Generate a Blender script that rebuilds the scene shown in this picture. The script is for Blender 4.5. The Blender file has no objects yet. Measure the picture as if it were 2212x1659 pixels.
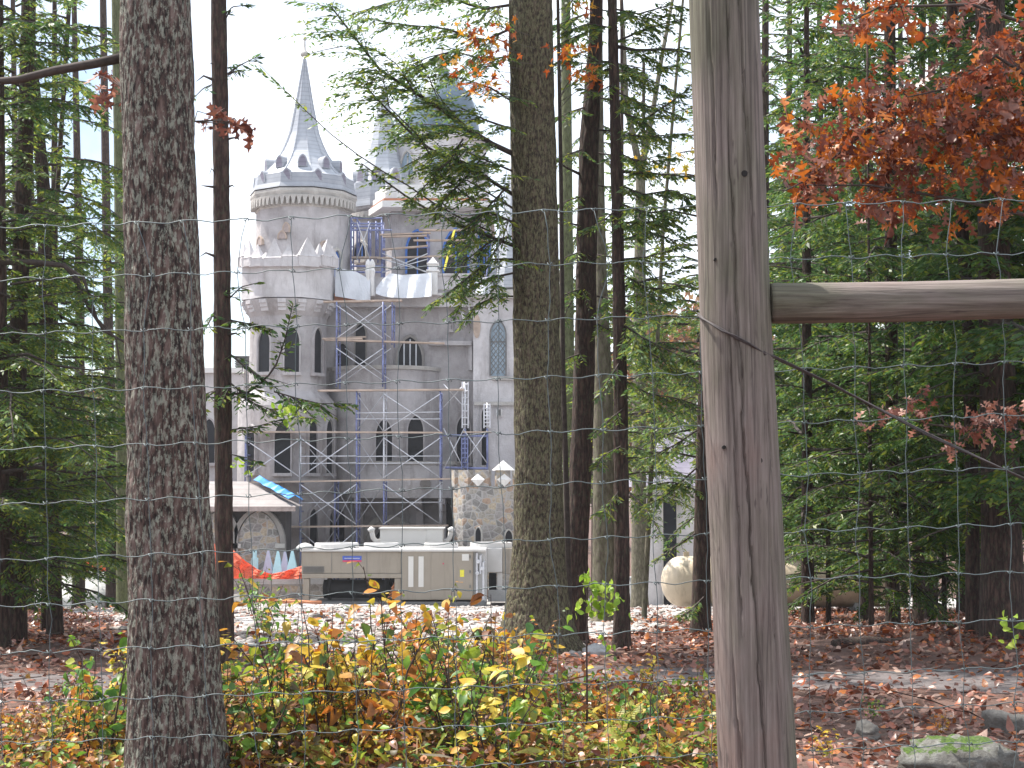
import bpy, math, random
import numpy as np
from mathutils import noise as mnoise
from mathutils import Vector, Matrix
R = math.radians
scene = bpy.context.scene
COL = scene.collection
rng = np.random.default_rng(7)
random.seed(7)

# ------------------------------------------------------------------ camera, sky, sun, exposure
F, CX, CY, HZ = 3370.0, 1106.0, 829.5, 1050.0       # focal length etc. in units of a 2212 px wide picture
PITCH = math.atan((HZ - CY) / F)
CAMZ = 1.6
cam = bpy.data.cameras.new('camera'); camo = bpy.data.objects.new('camera', cam); COL.objects.link(camo)
camo.location = (0, 0, CAMZ); camo.rotation_euler = (math.pi / 2 + PITCH, 0, 0)
cam.sensor_width = 36; cam.lens = 36 * F / 2212; cam.clip_start = .1; cam.clip_end = 6000
scene.camera = camo
SUN_DIR = Vector((-.56, .28, 1.1)).normalized()      # towards the sun: behind and to the left
el = math.asin(SUN_DIR.z); azi = math.atan2(SUN_DIR.x, SUN_DIR.y)
world = bpy.data.worlds.new('World'); scene.world = world; world.use_nodes = True
wn, wl = world.node_tree.nodes, world.node_tree.links
bg = wn['Background']; sky = wn.new('ShaderNodeTexSky'); sky.sky_type = 'NISHITA'; sky.sun_disc = False
sky.sun_elevation = el; sky.sun_rotation = azi; sky.air_density = 1.0; sky.dust_density = 1.0; sky.ozone_density = 1
tc = wn.new('ShaderNodeTexCoord'); nz = wn.new('ShaderNodeTexNoise'); nz.inputs['Scale'].default_value = 4.5; nz.inputs['Detail'].default_value = 6
rp = wn.new('ShaderNodeValToRGB'); rp.color_ramp.elements[0].position = .33; rp.color_ramp.elements[1].position = .58
mixw = wn.new('ShaderNodeMix'); mixw.data_type = 'RGBA'
mixw.inputs['B'].default_value = (8.6, 9.1, 9.8, 1)     # bright thin cloud
wl.new(tc.outputs['Generated'], nz.inputs['Vector']); wl.new(nz.outputs['Fac'], rp.inputs['Fac'])
wl.new(rp.outputs['Color'], mixw.inputs['Factor']); wl.new(sky.outputs['Color'], mixw.inputs['A'])
wl.new(mixw.outputs['Result'], bg.inputs['Color']); bg.inputs['Strength'].default_value = .1
sun = bpy.data.lights.new('sun', 'SUN'); suno = bpy.data.objects.new('sun', sun); COL.objects.link(suno)
sun.energy = 5.0; sun.angle = R(.6); sun.color = (1, .95, .87)
suno.rotation_euler = SUN_DIR.to_track_quat('Z', 'Y').to_euler(); suno.location = (-30, 20, 40)
scene.view_settings.view_transform = 'Standard'; scene.view_settings.look = 'None'
scene.view_settings.exposure = 1.05; scene.view_settings.gamma = 1
scene.cycles.max_bounces = 6; scene.cycles.transparent_max_bounces = 6
scene.cycles.diffuse_bounces = 3; scene.cycles.glossy_bounces = 2; scene.cycles.transmission_bounces = 4

def P(px, py, Y):
    """world point that stands Y metres ahead of the viewpoint in direction (px, py)"""
    v = CY - py
    d = F * math.cos(PITCH) - math.sin(PITCH) * v
    return Vector(((px - CX) * Y / d, Y, CAMZ + Y * (F * math.sin(PITCH) + math.cos(PITCH) * v) / d))
def Z(py, Y): return P(CX, py, Y).z
def PX(px, py, Y): return P(px, py, Y).x
def M(n, Y): return n * Y / F                       # n picture units at distance Y, in metres

# ------------------------------------------------------------------ materials
def new_mat(name):
    m = bpy.data.materials.new(name); m.use_nodes = True
    n = m.node_tree.nodes; return m, n, m.node_tree.links, n['Principled BSDF']
def ramp(n, stops, interp='LINEAR'):
    r = n.new('ShaderNodeValToRGB'); e = r.color_ramp.elements; r.color_ramp.interpolation = interp
    while len(e) > 1: e.remove(e[-1])
    e[0].position = stops[0][0]; e[0].color = (*stops[0][1], 1)
    for p, c in stops[1:]:
        x = e.new(p); x.color = (*c, 1)
    return r
def noise(n, l, scale, detail=4, vec=None, rough=.6):
    t = n.new('ShaderNodeTexNoise'); t.inputs['Scale'].default_value = scale; t.inputs['Detail'].default_value = detail
    t.inputs['Roughness'].default_value = rough
    if vec is not None: l.new(vec, t.inputs['Vector'])
    return t
def mapping(n, l, s, rot=(0, 0, 0)):
    c = n.new('ShaderNodeTexCoord'); m = n.new('ShaderNodeMapping'); m.inputs['Scale'].default_value = s
    m.inputs['Rotation'].default_value = rot
    l.new(c.outputs['Object'], m.inputs['Vector']); return m.outputs['Vector']
def mixc(n, l, f, a, b, mode='MIX'):
    m = n.new('ShaderNodeMix'); m.data_type = 'RGBA'; m.blend_type = mode
    for s, v in (('Factor', f), ('A', a), ('B', b)):
        if hasattr(v, 'links'): l.new(v, m.inputs[s])
        elif s == 'Factor': m.inputs[s].default_value = v
        else: m.inputs[s].default_value = (*v, 1)
    return m.outputs['Result']
def bump(n, l, b, h, strength, dist):
    k = n.new('ShaderNodeBump'); k.inputs['Strength'].default_value = strength; k.inputs['Distance'].default_value = dist
    l.new(h, k.inputs['Height']); l.new(k.outputs['Normal'], b.inputs['Normal'])
def plain(name, c, rough=.6, var=.18, scale=6, metal=0, bmp=0):
    m, n, l, b = new_mat(name)
    t = noise(n, l, scale, 5, mapping(n, l, (1, 1, 1)))
    r = ramp(n, [(.3, tuple(x * (1 - var) for x in c)), (.7, tuple(min(1, x * (1 + var)) for x in c))])
    l.new(t.outputs['Fac'], r.inputs['Fac']); l.new(r.outputs['Color'], b.inputs['Base Color'])
    b.inputs['Roughness'].default_value = rough; b.inputs['Metallic'].default_value = metal
    if bmp: bump(n, l, b, t.outputs['Fac'], .5, bmp)
    return m
def bark(name, dark, mid, light, s=22, patch=None, patch_amt=.5, zst=.16, bm=.02, thr=.25):
    m, n, l, b = new_mat(name)
    v = mapping(n, l, (s, s, s * zst))
    wob = noise(n, l, 1.2, 3, v)
    vo = n.new('ShaderNodeTexVoronoi'); vo.feature = 'DISTANCE_TO_EDGE'; vo.inputs['Scale'].default_value = 1.0
    l.new(mixc(n, l, .35, v, wob.outputs['Color']), vo.inputs['Vector'])
    nn = noise(n, l, 2.2, 6, v)
    add = n.new('ShaderNodeMath'); add.operation = 'MULTIPLY_ADD'; add.inputs[1].default_value = 1.1
    l.new(vo.outputs['Distance'], add.inputs[0]); l.new(nn.outputs['Fac'], add.inputs[2])
    sub = n.new('ShaderNodeMath'); sub.operation = 'SUBTRACT'; sub.inputs[1].default_value = thr
    l.new(add.outputs[0], sub.inputs[0])
    r = ramp(n, [(.1, dark), (.38, mid), (.75, light)]); l.new(sub.outputs[0], r.inputs['Fac'])
    c = r.outputs['Color']
    if patch:
        pn = noise(n, l, 7, 5, mapping(n, l, (7, 7, 2.6)), .75)
        pr = ramp(n, [(.62 - patch_amt * .25, (0, 0, 0)), (.66 - patch_amt * .2, (1, 1, 1))]); l.new(pn.outputs['Fac'], pr.inputs['Fac'])
        f = n.new('ShaderNodeMath'); f.operation = 'MULTIPLY'; l.new(pr.outputs['Color'], f.inputs[0]); l.new(nn.outputs['Fac'], f.inputs[1])
        c = mixc(n, l, f.outputs[0], c, patch)
    l.new(c, b.inputs['Base Color']); b.inputs['Roughness'].default_value = .92
    bump(n, l, b, sub.outputs[0], .9, bm)
    return m
def leaf_mat(name, cols, trans=.45, rough=.45, spec=.4):
    m, n, l, b = new_mat(name)
    g = n.new('ShaderNodeNewGeometry')
    k = len(cols)
    r = ramp(n, [(i / k, c) for i, c in enumerate(cols)], 'CONSTANT'); l.new(g.outputs['Random Per Island'], r.inputs['Fac'])
    t = noise(n, l, 30, 3, mapping(n, l, (1, 1, 1)))
    rr = ramp(n, [(.3, (.7, .7, .7)), (.7, (1.2, 1.15, 1.1))]); l.new(t.outputs['Fac'], rr.inputs['Fac'])
    c = mixc(n, l, 1.0, r.outputs['Color'], rr.outputs['Color'], 'MULTIPLY')
    l.new(c, b.inputs['Base Color']); b.inputs['Roughness'].default_value = rough; b.inputs['Specular IOR Level'].default_value = spec
    tr = n.new('ShaderNodeBsdfTranslucent'); l.new(c, tr.inputs['Color'])
    mx = n.new('ShaderNodeMixShader'); mx.inputs['Fac'].default_value = trans
    l.new(b.outputs[0], mx.inputs[1]); l.new(tr.outputs[0], mx.inputs[2]); l.new(mx.outputs[0], n['Material Output'].inputs['Surface'])
    return m
def enamel(name, c, dirt, amt=.6):
    m, n, l, b = new_mat(name)
    t = noise(n, l, 1, 6, mapping(n, l, (4, 4, .5)), .7); r = ramp(n, [(.5, (0, 0, 0)), (.75, (amt, amt, amt))]); l.new(t.outputs['Fac'], r.inputs['Fac'])
    t2 = noise(n, l, 1.2, 5, mapping(n, l, (1, 1, 1))); r2 = ramp(n, [(.3, tuple(x * .88 for x in c)), (.7, c)]); l.new(t2.outputs['Fac'], r2.inputs['Fac'])
    l.new(mixc(n, l, r.outputs['Color'], r2.outputs['Color'], dirt), b.inputs['Base Color']); b.inputs['Roughness'].default_value = .45; return m
def stucco(name, a, b_, stain, s=.5):
    m, n, l, b = new_mat(name)
    v = mapping(n, l, (1, 1, 1))
    t = noise(n, l, s, 8, v, .7); r = ramp(n, [(.32, a), (.5, tuple((x + y) / 2 for x, y in zip(a, b_))), (.68, b_)]); l.new(t.outputs['Fac'], r.inputs['Fac'])
    t2 = noise(n, l, 1.1, 6, mapping(n, l, (1.5, 1.5, .35)), .7); r2 = ramp(n, [(.52, (0, 0, 0)), (.7, (.75, .75, .75))]); l.new(t2.outputs['Fac'], r2.inputs['Fac'])
    l.new(mixc(n, l, r2.outputs['Color'], r.outputs['Color'], stain), b.inputs['Base Color'])
    b.inputs['Roughness'].default_value = .9
    t3 = noise(n, l, 5, 7, v, .7); bump(n, l, b, t3.outputs['Fac'], .6, .07)
    return m
def stone(name, cols, mortar, s=2.2, bmp=.06):
    m, n, l, b = new_mat(name)
    v = mapping(n, l, (s, s, s * 1.25))
    w = noise(n, l, 1.5, 2, v); vv = mixc(n, l, .12, v, w.outputs['Color'])
    vo = n.new('ShaderNodeTexVoronoi'); l.new(vv, vo.inputs['Vector']); vo.inputs['Scale'].default_value = 1
    ve = n.new('ShaderNodeTexVoronoi'); ve.feature = 'DISTANCE_TO_EDGE'; l.new(vv, ve.inputs['Vector']); ve.inputs['Scale'].default_value = 1
    sp = n.new('ShaderNodeSeparateColor'); l.new(vo.outputs['Color'], sp.inputs[0])
    k = len(cols); r = ramp(n, [(i / k, c) for i, c in enumerate(cols)], 'CONSTANT'); l.new(sp.outputs[0], r.inputs['Fac'])
    t = noise(n, l, 3, 5, v); rr = ramp(n, [(.3, (.65, .65, .65)), (.7, (1.2, 1.2, 1.2))]); l.new(t.outputs['Fac'], rr.inputs['Fac'])
    c = mixc(n, l, 1.0, r.outputs['Color'], rr.outputs['Color'], 'MULTIPLY')
    er = ramp(n, [(.03, (1, 1, 1)), (.09, (0, 0, 0))]); l.new(ve.outputs['Distance'], er.inputs['Fac'])
    l.new(mixc(n, l, er.outputs['Color'], c, mortar), b.inputs['Base Color']); b.inputs['Roughness'].default_value = .9
    bump(n, l, b, ve.outputs['Distance'], .6, bmp)
    return m
def slate(name, a, b_):
    m, n, l, b = new_mat(name)
    v = mapping(n, l, (1, 1, 1)); t = noise(n, l, 1.6, 6, v, .7)
    r = ramp(n, [(.3, a), (.7, b_)]); l.new(t.outputs['Fac'], r.inputs['Fac'])
    w = n.new('ShaderNodeTexWave'); w.wave_type = 'BANDS'; w.bands_direction = 'Z'; w.inputs['Scale'].default_value = 1.5; w.inputs['Distortion'].default_value = .6
    l.new(v, w.inputs['Vector']); wr = ramp(n, [(.0, (.82, .82, .82)), (.25, (1, 1, 1))]); l.new(w.outputs['Fac'], wr.inputs['Fac'])
    l.new(mixc(n, l, 1.0, r.outputs['Color'], wr.outputs['Color'], 'MULTIPLY'), b.inputs['Base Color'])
    b.inputs['Roughness'].default_value = .5
    return m
def post_wood(name, axis):
    m, n, l, b = new_mat(name)
    s1 = [85, 85, 85]; s1[axis] = 2.2; s2 = [16, 16, 16]; s2[axis] = .4; s3 = [3, 3, 3]; s3[axis] = 1.3
    g = noise(n, l, 1, 6, mapping(n, l, s1), .7)
    r = ramp(n, [(.25, (.04, .03, .028)), (.42, (.13, .106, .1)), (.72, (.25, .217, .207))]); l.new(g.outputs['Fac'], r.inputs['Fac'])
    p = noise(n, l, 1, 4, mapping(n, l, s3)); pr = ramp(n, [(.35, (.62, .68, .5)), (.52, (1, .95, .9)), (.7, (.95, .7, .62))]); l.new(p.outputs['Fac'], pr.inputs['Fac'])
    c = mixc(n, l, 1.0, r.outputs['Color'], pr.outputs['Color'], 'MULTIPLY')
    k = noise(n, l, 1, 2, mapping(n, l, s2), .4); kr = ramp(n, [(.485, (0, 0, 0)), (.497, (1, 1, 1)), (.503, (1, 1, 1)), (.515, (0, 0, 0))]); l.new(k.outputs['Fac'], kr.inputs['Fac'])
    ks = n.new('ShaderNodeMath'); ks.operation = 'MULTIPLY'; l.new(kr.outputs['Color'], ks.inputs[0]); l.new(g.outputs['Fac'], ks.inputs[1])
    sp = noise(n, l, 1, 3, mapping(n, l, [26 if i != axis else 6 for i in range(3)]), .6); spr = ramp(n, [(.66, (0, 0, 0)), (.72, (.75, .75, .75))]); l.new(sp.outputs['Fac'], spr.inputs['Fac'])
    c = mixc(n, l, spr.outputs['Color'], c, (.06, .045, .04))
    l.new(mixc(n, l, ks.outputs[0], c, (.02, .016, .014)), b.inputs['Base Color'])
    b.inputs['Roughness'].default_value = .85; bump(n, l, b, g.outputs['Fac'], .6, .008)
    return m

MT = {}
MT['bark_oak'] = bark('bark_oak', (.012, .007, .006), (.098, .06, .05), (.225, .165, .145), 34, (.4, .43, .35), .46, .22, .03, .34)
MT['bark_hemlock'] = bark('bark_hemlock', (.012, .007, .006), (.042, .023, .018), (.095, .056, .045), 34, (.055, .065, .038), .35, .2, .02)
MT['bark_mossy'] = bark('bark_mossy', (.008, .006, .004), (.05, .034, .023), (.115, .084, .06), 30, (.19, .185, .1), .62, .34, .025)
MT['bark_pale'] = bark('bark_pale', (.04, .032, .025), (.11, .09, .068), (.19, .165, .13), 20, (.11, .12, .06), .6, .3, .01)
MT['bark_green'] = bark('bark_green', (.035, .038, .02), (.085, .09, .045), (.14, .145, .08), 20, (.13, .15, .06), .6, .3, .01)
MT['post'] = post_wood('post_wood', 2); MT['rail'] = post_wood('rail_wood', 0)
MT['wire'] = plain('galvanised_wire', (.085, .11, .115), .55, .25, 8, .1)
MT['rust'] = plain('dark_cable', (.05, .04, .04), .7, .3, 40)
MT['hole'] = plain('hole_dark', (.012, .01, .009), .9)
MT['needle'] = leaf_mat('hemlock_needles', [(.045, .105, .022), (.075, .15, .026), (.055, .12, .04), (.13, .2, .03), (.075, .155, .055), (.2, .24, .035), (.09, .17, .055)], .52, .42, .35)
MT['needle_lit'] = leaf_mat('hemlock_needles_lit', [(.11, .19, .04), (.18, .26, .045), (.08, .16, .055), (.27, .31, .05), (.13, .21, .09)], .54, .42, .35)  # lighter copy of the needles, sunlight put into the colour
MT['branch'] = plain('branch_bark', (.05, .037, .032), .9, .4, 20)
MT['oak_leaf'] = leaf_mat('red_oak_leaves', [(.3, .07, .018), (.19, .05, .028), (.4, .115, .018), (.21, .075, .05), (.14, .042, .026), (.5, .16, .022), (.28, .13, .095), (.26, .06, .018)], .45, .4, .45)  # the pinkish tones put leaf sheen into the colour
MT['oak_brown'] = leaf_mat('brown_oak_leaves', [(.22, .075, .05), (.3, .12, .08), (.16, .05, .035), (.38, .18, .13)], .35, .4, .5)
MT['maple_leaf'] = leaf_mat('orange_maple_leaves', [(.55, .17, .015), (.42, .1, .012), (.6, .3, .02), (.3, .065, .015)], .5, .45)
MT['yellow_leaf'] = leaf_mat('yellow_leaves', [(.5, .4, .04), (.6, .36, .03), (.42, .42, .06)], .5, .5)
MT['lime_leaf'] = leaf_mat('lime_leaves', [(.3, .46, .05), (.36, .5, .07), (.24, .4, .04), (.42, .5, .1)], .5, .45)
MT['litter'] = leaf_mat('leaf_litter', [(.2, .075, .05), (.28, .125, .09), (.13, .05, .036), (.34, .2, .155), (.42, .14, .035), (.24, .09, .06), (.46, .31, .25), (.16, .075, .055), (.3, .075, .025), (.08, .036, .028), (.22, .09, .065)], .2, .38, .6)  # pale pinkish entries stand in for sheen on the leaves
sh = {}
sh['green'] = leaf_mat('shrub_green', [(.1, .22, .025), (.16, .3, .03), (.07, .17, .045), (.25, .34, .04), (.11, .22, .05), (.3, .32, .04)], .42, .42, .35)
sh['yellow'] = leaf_mat('shrub_yellow', [(.5, .4, .04), (.58, .38, .03), (.34, .36, .05), (.62, .48, .07), (.5, .26, .03)], .4, .45)
sh['orange'] = leaf_mat('shrub_orange', [(.55, .22, .03), (.44, .15, .03), (.6, .32, .04), (.36, .15, .05), (.45, .3, .05)], .4, .45)
sh['mixed'] = leaf_mat('shrub_mixed', [(.2, .26, .04), (.4, .2, .03), (.11, .18, .045), (.46, .32, .04), (.28, .12, .04), (.3, .28, .045)], .4, .45)
sh['brown'] = leaf_mat('shrub_rust', [(.18, .065, .025), (.24, .1, .03), (.13, .055, .03), (.22, .13, .04), (.1, .08, .035)], .35, .5)
MT['stem'] = plain('stem_bark', (.045, .026, .024), .8, .3, 30)
MT['fern'] = leaf_mat('fern_fronds', [(.42, .42, .1), (.36, .4, .09), (.5, .42, .1)], .45, .5)
MT['stucco'] = stucco('castle_stucco', (.275, .256, .258), (.51, .486, .495), (.195, .175, .17))
MT['stucco_pale'] = stucco('pale_stucco', (.385, .365, .37), (.61, .59, .6), (.285, .262, .26))
MT['stucco_dark'] = stucco('raw_render', (.18, .17, .16), (.3, .28, .265), (.12, .112, .105), .8)
MT['trim'] = stucco('stone_trim', (.34, .32, .3), (.5, .48, .45), (.27, .25, .23), 1.5)
MT['white_stone'] = stucco('white_stone', (.62, .61, .6), (.74, .73, .72), (.5, .49, .48), 1.2)
MT['slate'] = slate('slate_roof', (.25, .265, .3), (.34, .355, .39))
MT['lead'] = slate('lead_roof', (.3, .32, .36), (.42, .44, .48))
MT['dome'] = slate('dome_slate', (.06, .1, .14), (.1, .15, .2))
MT['glass'] = plain('dark_window_glass', (.02, .021, .025), .3, .3, 2)
MT['glass'].node_tree.nodes['Principled BSDF'].inputs['Specular IOR Level'].default_value = .15
MT['glass_sky'] = plain('leaded_glass_sky', (.26, .33, .4), .15, .25, .8)  # reflected sky put into the pane's pale blue colour
MT['blue'] = plain('blue_window_frame', (.04, .15, .5), .5, .15)
MT['scaf_blue'] = plain('scaffold_blue', (.17, .195, .37), .5, .35, 3)
MT['scaf_grey'] = plain('scaffold_galvanised', (.55, .56, .6), .45, .2, 3, .1)
MT['plank'] = plain('scaffold_plank', (.42, .33, .27), .85, .3, 2)
MT['tarp'] = plain('white_tarp', (.56, .58, .62), .5, .1, 1, 0, .05)
MT['tarp_blue'] = plain('blue_tarp', (.02, .2, .55), .45, .25, 3)
MT['orange_net'] = leaf_mat('orange_net', [(.8, .2, .11), (.85, .24, .14)], .45, .6)
MT['yellow'] = plain('yellow_paint', (.75, .68, .06), .5)
MT['rust_brick'] = plain('terracotta', (.34, .14, .08), .85, .25, 4)
MT['field_stone'] = stone('field_stone', [(.24, .225, .205), (.32, .295, .26), (.2, .19, .18), (.38, .32, .25), (.29, .27, .26), (.4, .34, .26), (.23, .215, .21), (.33, .24, .18)], (.33, .32, .31), 3.4)
MT['shingle'] = slate('shingle_roof', (.2, .18, .175), (.29, .26, .255))
MT['purple_roof'] = slate('purple_slate', (.14, .125, .17), (.23, .21, .26))
MT['wood_fascia'] = plain('fascia_board', (.33, .27, .25), .8, .25, 5)
MT['shade_wall'] = plain('recess_shade_wall', (.06, .055, .055), .9, .3, 2)  # shade of the gatehouse recess put into the wall colour
MT['concrete'] = stucco('concrete', (.34, .34, .34), (.46, .46, .46), (.25, .25, .24), 1)
MT['chiller'] = enamel('beige_enamel', (.29, .255, .21), (.15, .125, .1), .5)
MT['chiller_lt'] = plain('light_enamel', (.6, .59, .57), .4, .05, 1)
MT['white_enamel'] = plain('white_enamel', (.52, .51, .5), .45, .1, 1)
MT['skid'] = plain('steel_skid', (.13, .13, .13), .6, .3, 3)
MT['black_foam'] = plain('black_insulation', (.012, .012, .013), .8, .3, 5)
MT['copper'] = plain('copper_pipe', (.5, .2, .1), .4, .25, 4, .4)
MT['tank'] = enamel('cream_tank_paint', (.62, .52, .39), (.25, .19, .12), .75)
MT['label_blue'] = plain('label_blue', (.05, .1, .42), .4); MT['label_red'] = plain('label_red', (.5, .05, .12), .4)
MT['cyan'] = plain('pale_cyan_foam', (.42, .68, .74), .6, .06); MT['lilac'] = plain('lilac_foam', (.42, .43, .55), .6, .08)
MT['moss'] = plain('moss', (.12, .2, .025), .95, .4, 14, 0, .02)
MT['rock'] = stucco('rock', (.1, .09, .08), (.2, .19, .175), (.06, .052, .045), 8)
def mossy():
    m, n, l, b = new_mat('mossy_rock'); v = mapping(n, l, (1, 1, 1)); t = noise(n, l, 14, 8, v, .75)
    r = ramp(n, [(.3, (.06, .055, .05)), (.5, (.15, .145, .13)), (.7, (.26, .26, .245))]); l.new(t.outputs['Fac'], r.inputs['Fac'])
    g = n.new('ShaderNodeNewGeometry'); sx = n.new('ShaderNodeSeparateXYZ'); l.new(g.outputs['Normal'], sx.inputs[0])
    t2 = noise(n, l, 6, 6, v, .7); a = n.new('ShaderNodeMath'); a.operation = 'MULTIPLY_ADD'; a.inputs[1].default_value = .55; l.new(sx.outputs['Z'], a.inputs[0]); l.new(t2.outputs['Fac'], a.inputs[2])
    rr = ramp(n, [(.95, (0, 0, 0)), (1.0, (1, 1, 1))]); l.new(a.outputs[0], rr.inputs['Fac'])
    t3 = noise(n, l, 60, 3, v); r3 = ramp(n, [(.3, (.02, .045, .007)), (.7, (.09, .15, .018))]); l.new(t3.outputs['Fac'], r3.inputs['Fac'])
    l.new(mixc(n, l, rr.outputs['Color'], r.outputs['Color'], r3.outputs['Color']), b.inputs['Base Color']); b.inputs['Roughness'].default_value = .95
    bump(n, l, b, t.outputs['Fac'], 1, .03); return m
MT['mossy_rock'] = mossy()
MT['pebble'] = leaf_mat('pebbles', [(.29, .27, .26), (.35, .33, .322), (.24, .222, .215), (.4, .375, .365), (.32, .285, .27)], 0, .8, .3)

def soil_mat(name, cols, s):
    m, n, l, b = new_mat(name)
    v = mapping(n, l, (1, 1, 1)); t = noise(n, l, s, 8, v, .75)
    r = ramp(n, [(.25 + .5 * i / (len(cols) - 1), c) for i, c in enumerate(cols)]); l.new(t.outputs['Fac'], r.inputs['Fac'])
    l.new(r.outputs['Color'], b.inputs['Base Color']); b.inputs['Roughness'].default_value = .95
    bump(n, l, b, t.outputs['Fac'], .7, .05); return m
MT['soil'] = soil_mat('forest_floor', [(.035, .019, .014), (.08, .043, .032), (.12, .064, .048), (.06, .036, .027)], 5)
MT['gravel'] = soil_mat('gravel', [(.18, .165, .155), (.3, .28, .27), (.4, .38, .37), (.26, .235, .225)], 5)
MT['path'] = soil_mat('gravel_path', [(.05, .04, .037), (.1, .082, .08), (.14, .12, .118), (.075, .06, .057)], 7)

# ------------------------------------------------------------------ geometry helpers
def gz(x, y):
    x = np.asarray(x, float); y = np.asarray(y, float)
    z = -np.interp(y, [16, 24, 62, 75, 400, 2000], [0, .5, 3.15, 3.3, 2.2, 0])
    k = np.clip((y - 6) / 10, 0, 1) * np.clip((90 - y) / 30, 0, 1)
    return z + k * (.06 * np.sin(x * .9 + 1.3) * np.cos(y * .55) + .05 * np.sin(x * .37 + y * .31))
def g1(x, y): return float(gz(x, y))

class MB:
    def __init__(s): s.v = []; s.f = []; s.m = []
    def add(s, vs, fs, mi=0):
        o = len(s.v); s.v += [tuple(v) for v in vs]; s.f += [tuple(o + i for i in f) for f in fs]; s.m += [mi] * len(fs)
    def box(s, x0, x1, y0, y1, z0, z1, mi=0):
        s.add([(x0, y0, z0), (x1, y0, z0), (x1, y1, z0), (x0, y1, z0), (x0, y0, z1), (x1, y0, z1), (x1, y1, z1), (x0, y1, z1)],
              [(0, 3, 2, 1), (4, 5, 6, 7), (0, 1, 5, 4), (1, 2, 6, 5), (2, 3, 7, 6), (3, 0, 4, 7)], mi)
    def prism(s, poly, z0, z1, mi=0, top=None):
        n = len(poly); t = top or poly
        s.add([(x, y, z0) for x, y in poly] + [(x, y, z1) for x, y in t],
              [tuple(range(n))[::-1], tuple(range(n, 2 * n))] + [(i, (i + 1) % n, n + (i + 1) % n, n + i) for i in range(n)], mi)
    def slab(s, poly, y0, y1, mi=0):
        """polygon of (x, z) extruded along y"""
        n = len(poly)
        s.add([(x, y0, z) for x, z in poly] + [(x, y1, z) for x, z in poly],
              [tuple(range(n)), tuple(range(n, 2 * n))[::-1]] + [(i, n + i, n + (i + 1) % n, (i + 1) % n) for i in range(n)], mi)
    def tube(s, pts, r, n=6, mi=0, cap=True):
        pts = [Vector(p) for p in pts]; k = len(pts)
        rr = r if hasattr(r, '__len__') else [r] * k
        vs = []; a = None
        for i, p in enumerate(pts):
            d = (pts[min(i + 1, k - 1)] - pts[max(i - 1, 0)]).normalized()
            if a is None: a = d.orthogonal().normalized()
            a = (a - d * a.dot(d)).normalized(); b = d.cross(a)
            vs += [p + (a * math.cos(2 * math.pi * j / n) + b * math.sin(2 * math.pi * j / n)) * rr[i] for j in range(n)]
        fs = [(i * n + j, i * n + (j + 1) % n, (i + 1) * n + (j + 1) % n, (i + 1) * n + j) for i in range(k - 1) for j in range(n)]
        if cap: fs += [tuple(range(n))[::-1], tuple(range((k - 1) * n, k * n))]
        s.add(vs, fs, mi)
    def lathe(s, c, prof, n=24, mi=0, a0=0, squash=1):
        """prof: list of (radius, z)"""
        vs = []
        for r, z in prof:
            vs += [(c[0] + r * math.sin(a0 + 2 * math.pi * j / n), c[1] - r * math.cos(a0 + 2 * math.pi * j / n) * squash, z) for j in range(n)]
        k = len(prof)
        fs = [(i * n + j, i * n + (j + 1) % n, (i + 1) * n + (j + 1) % n, (i + 1) * n + j) for i in range(k - 1) for j in range(n)]
        fs += [tuple(range(n))[::-1], tuple(range((k - 1) * n, k * n))]
        s.add(vs, fs, mi)
    def build(s, name, mats, root=None, smooth=False, rootloc=None):
        me = bpy.data.meshes.new(name); me.from_pydata(s.v, [], s.f)
        for m in (mats if isinstance(mats, (list, tuple)) else [mats]): me.materials.append(MT.get(m) or sh.get(m) if isinstance(m, str) else m)
        if len(me.materials) > 1: me.polygons.foreach_set('material_index', s.m)
        if smooth: me.polygons.foreach_set('use_smooth', [True] * len(me.polygons))
        me.update()
        return link(name, me, root)
def link(name, me, root=None):
    o = bpy.data.objects.new(name, me); COL.objects.link(o)
    if root is not None:
        o.parent = root
        w = root.matrix_basis if root.parent is None else root.parent.matrix_basis @ root.matrix_parent_inverse @ root.matrix_basis
        o.matrix_parent_inverse = w.inverted()
    return o
def np_mesh(name, V, Fa, mats, mi=None, smooth=False):
    V = np.ascontiguousarray(V, np.float32); Fa = np.ascontiguousarray(Fa, np.int32); k = Fa.shape[1]
    me = bpy.data.meshes.new(name); me.vertices.add(len(V)); me.vertices.foreach_set('co', V.ravel())
    me.loops.add(Fa.size); me.loops.foreach_set('vertex_index', Fa.ravel())
    me.polygons.add(len(Fa)); me.polygons.foreach_set('loop_start', np.arange(0, Fa.size, k, dtype=np.int32))
    for m in mats: me.materials.append(MT[m] if isinstance(m, str) else m)
    if mi is not None: me.polygons.foreach_set('material_index', np.ascontiguousarray(mi, np.int32))
    if smooth: me.polygons.foreach_set('use_smooth', np.ones(len(Fa), bool))
    me.update(calc_edges=True); me.validate(); return me
def tag(o, label=None, cat=None, group=None, kind=None):
    if label: o['label'] = label
    if cat: o['category'] = cat
    if group: o['group'] = group
    if kind: o['kind'] = kind
    return o
def thing(name, label, cat, loc, group=None, rz=0):
    o = bpy.data.objects.new(name, None); COL.objects.link(o); o.location = loc; o.rotation_euler = (0, 0, rz); o.empty_display_size = .3
    bpy.context.view_layer.update() if False else None
    o.matrix_basis = Matrix.Translation(Vector(loc)) @ Matrix.Rotation(rz, 4, 'Z')
    return tag(o, label, cat, group)
def norm(a): return a / np.maximum(np.linalg.norm(a, axis=-1, keepdims=True), 1e-9)
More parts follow.
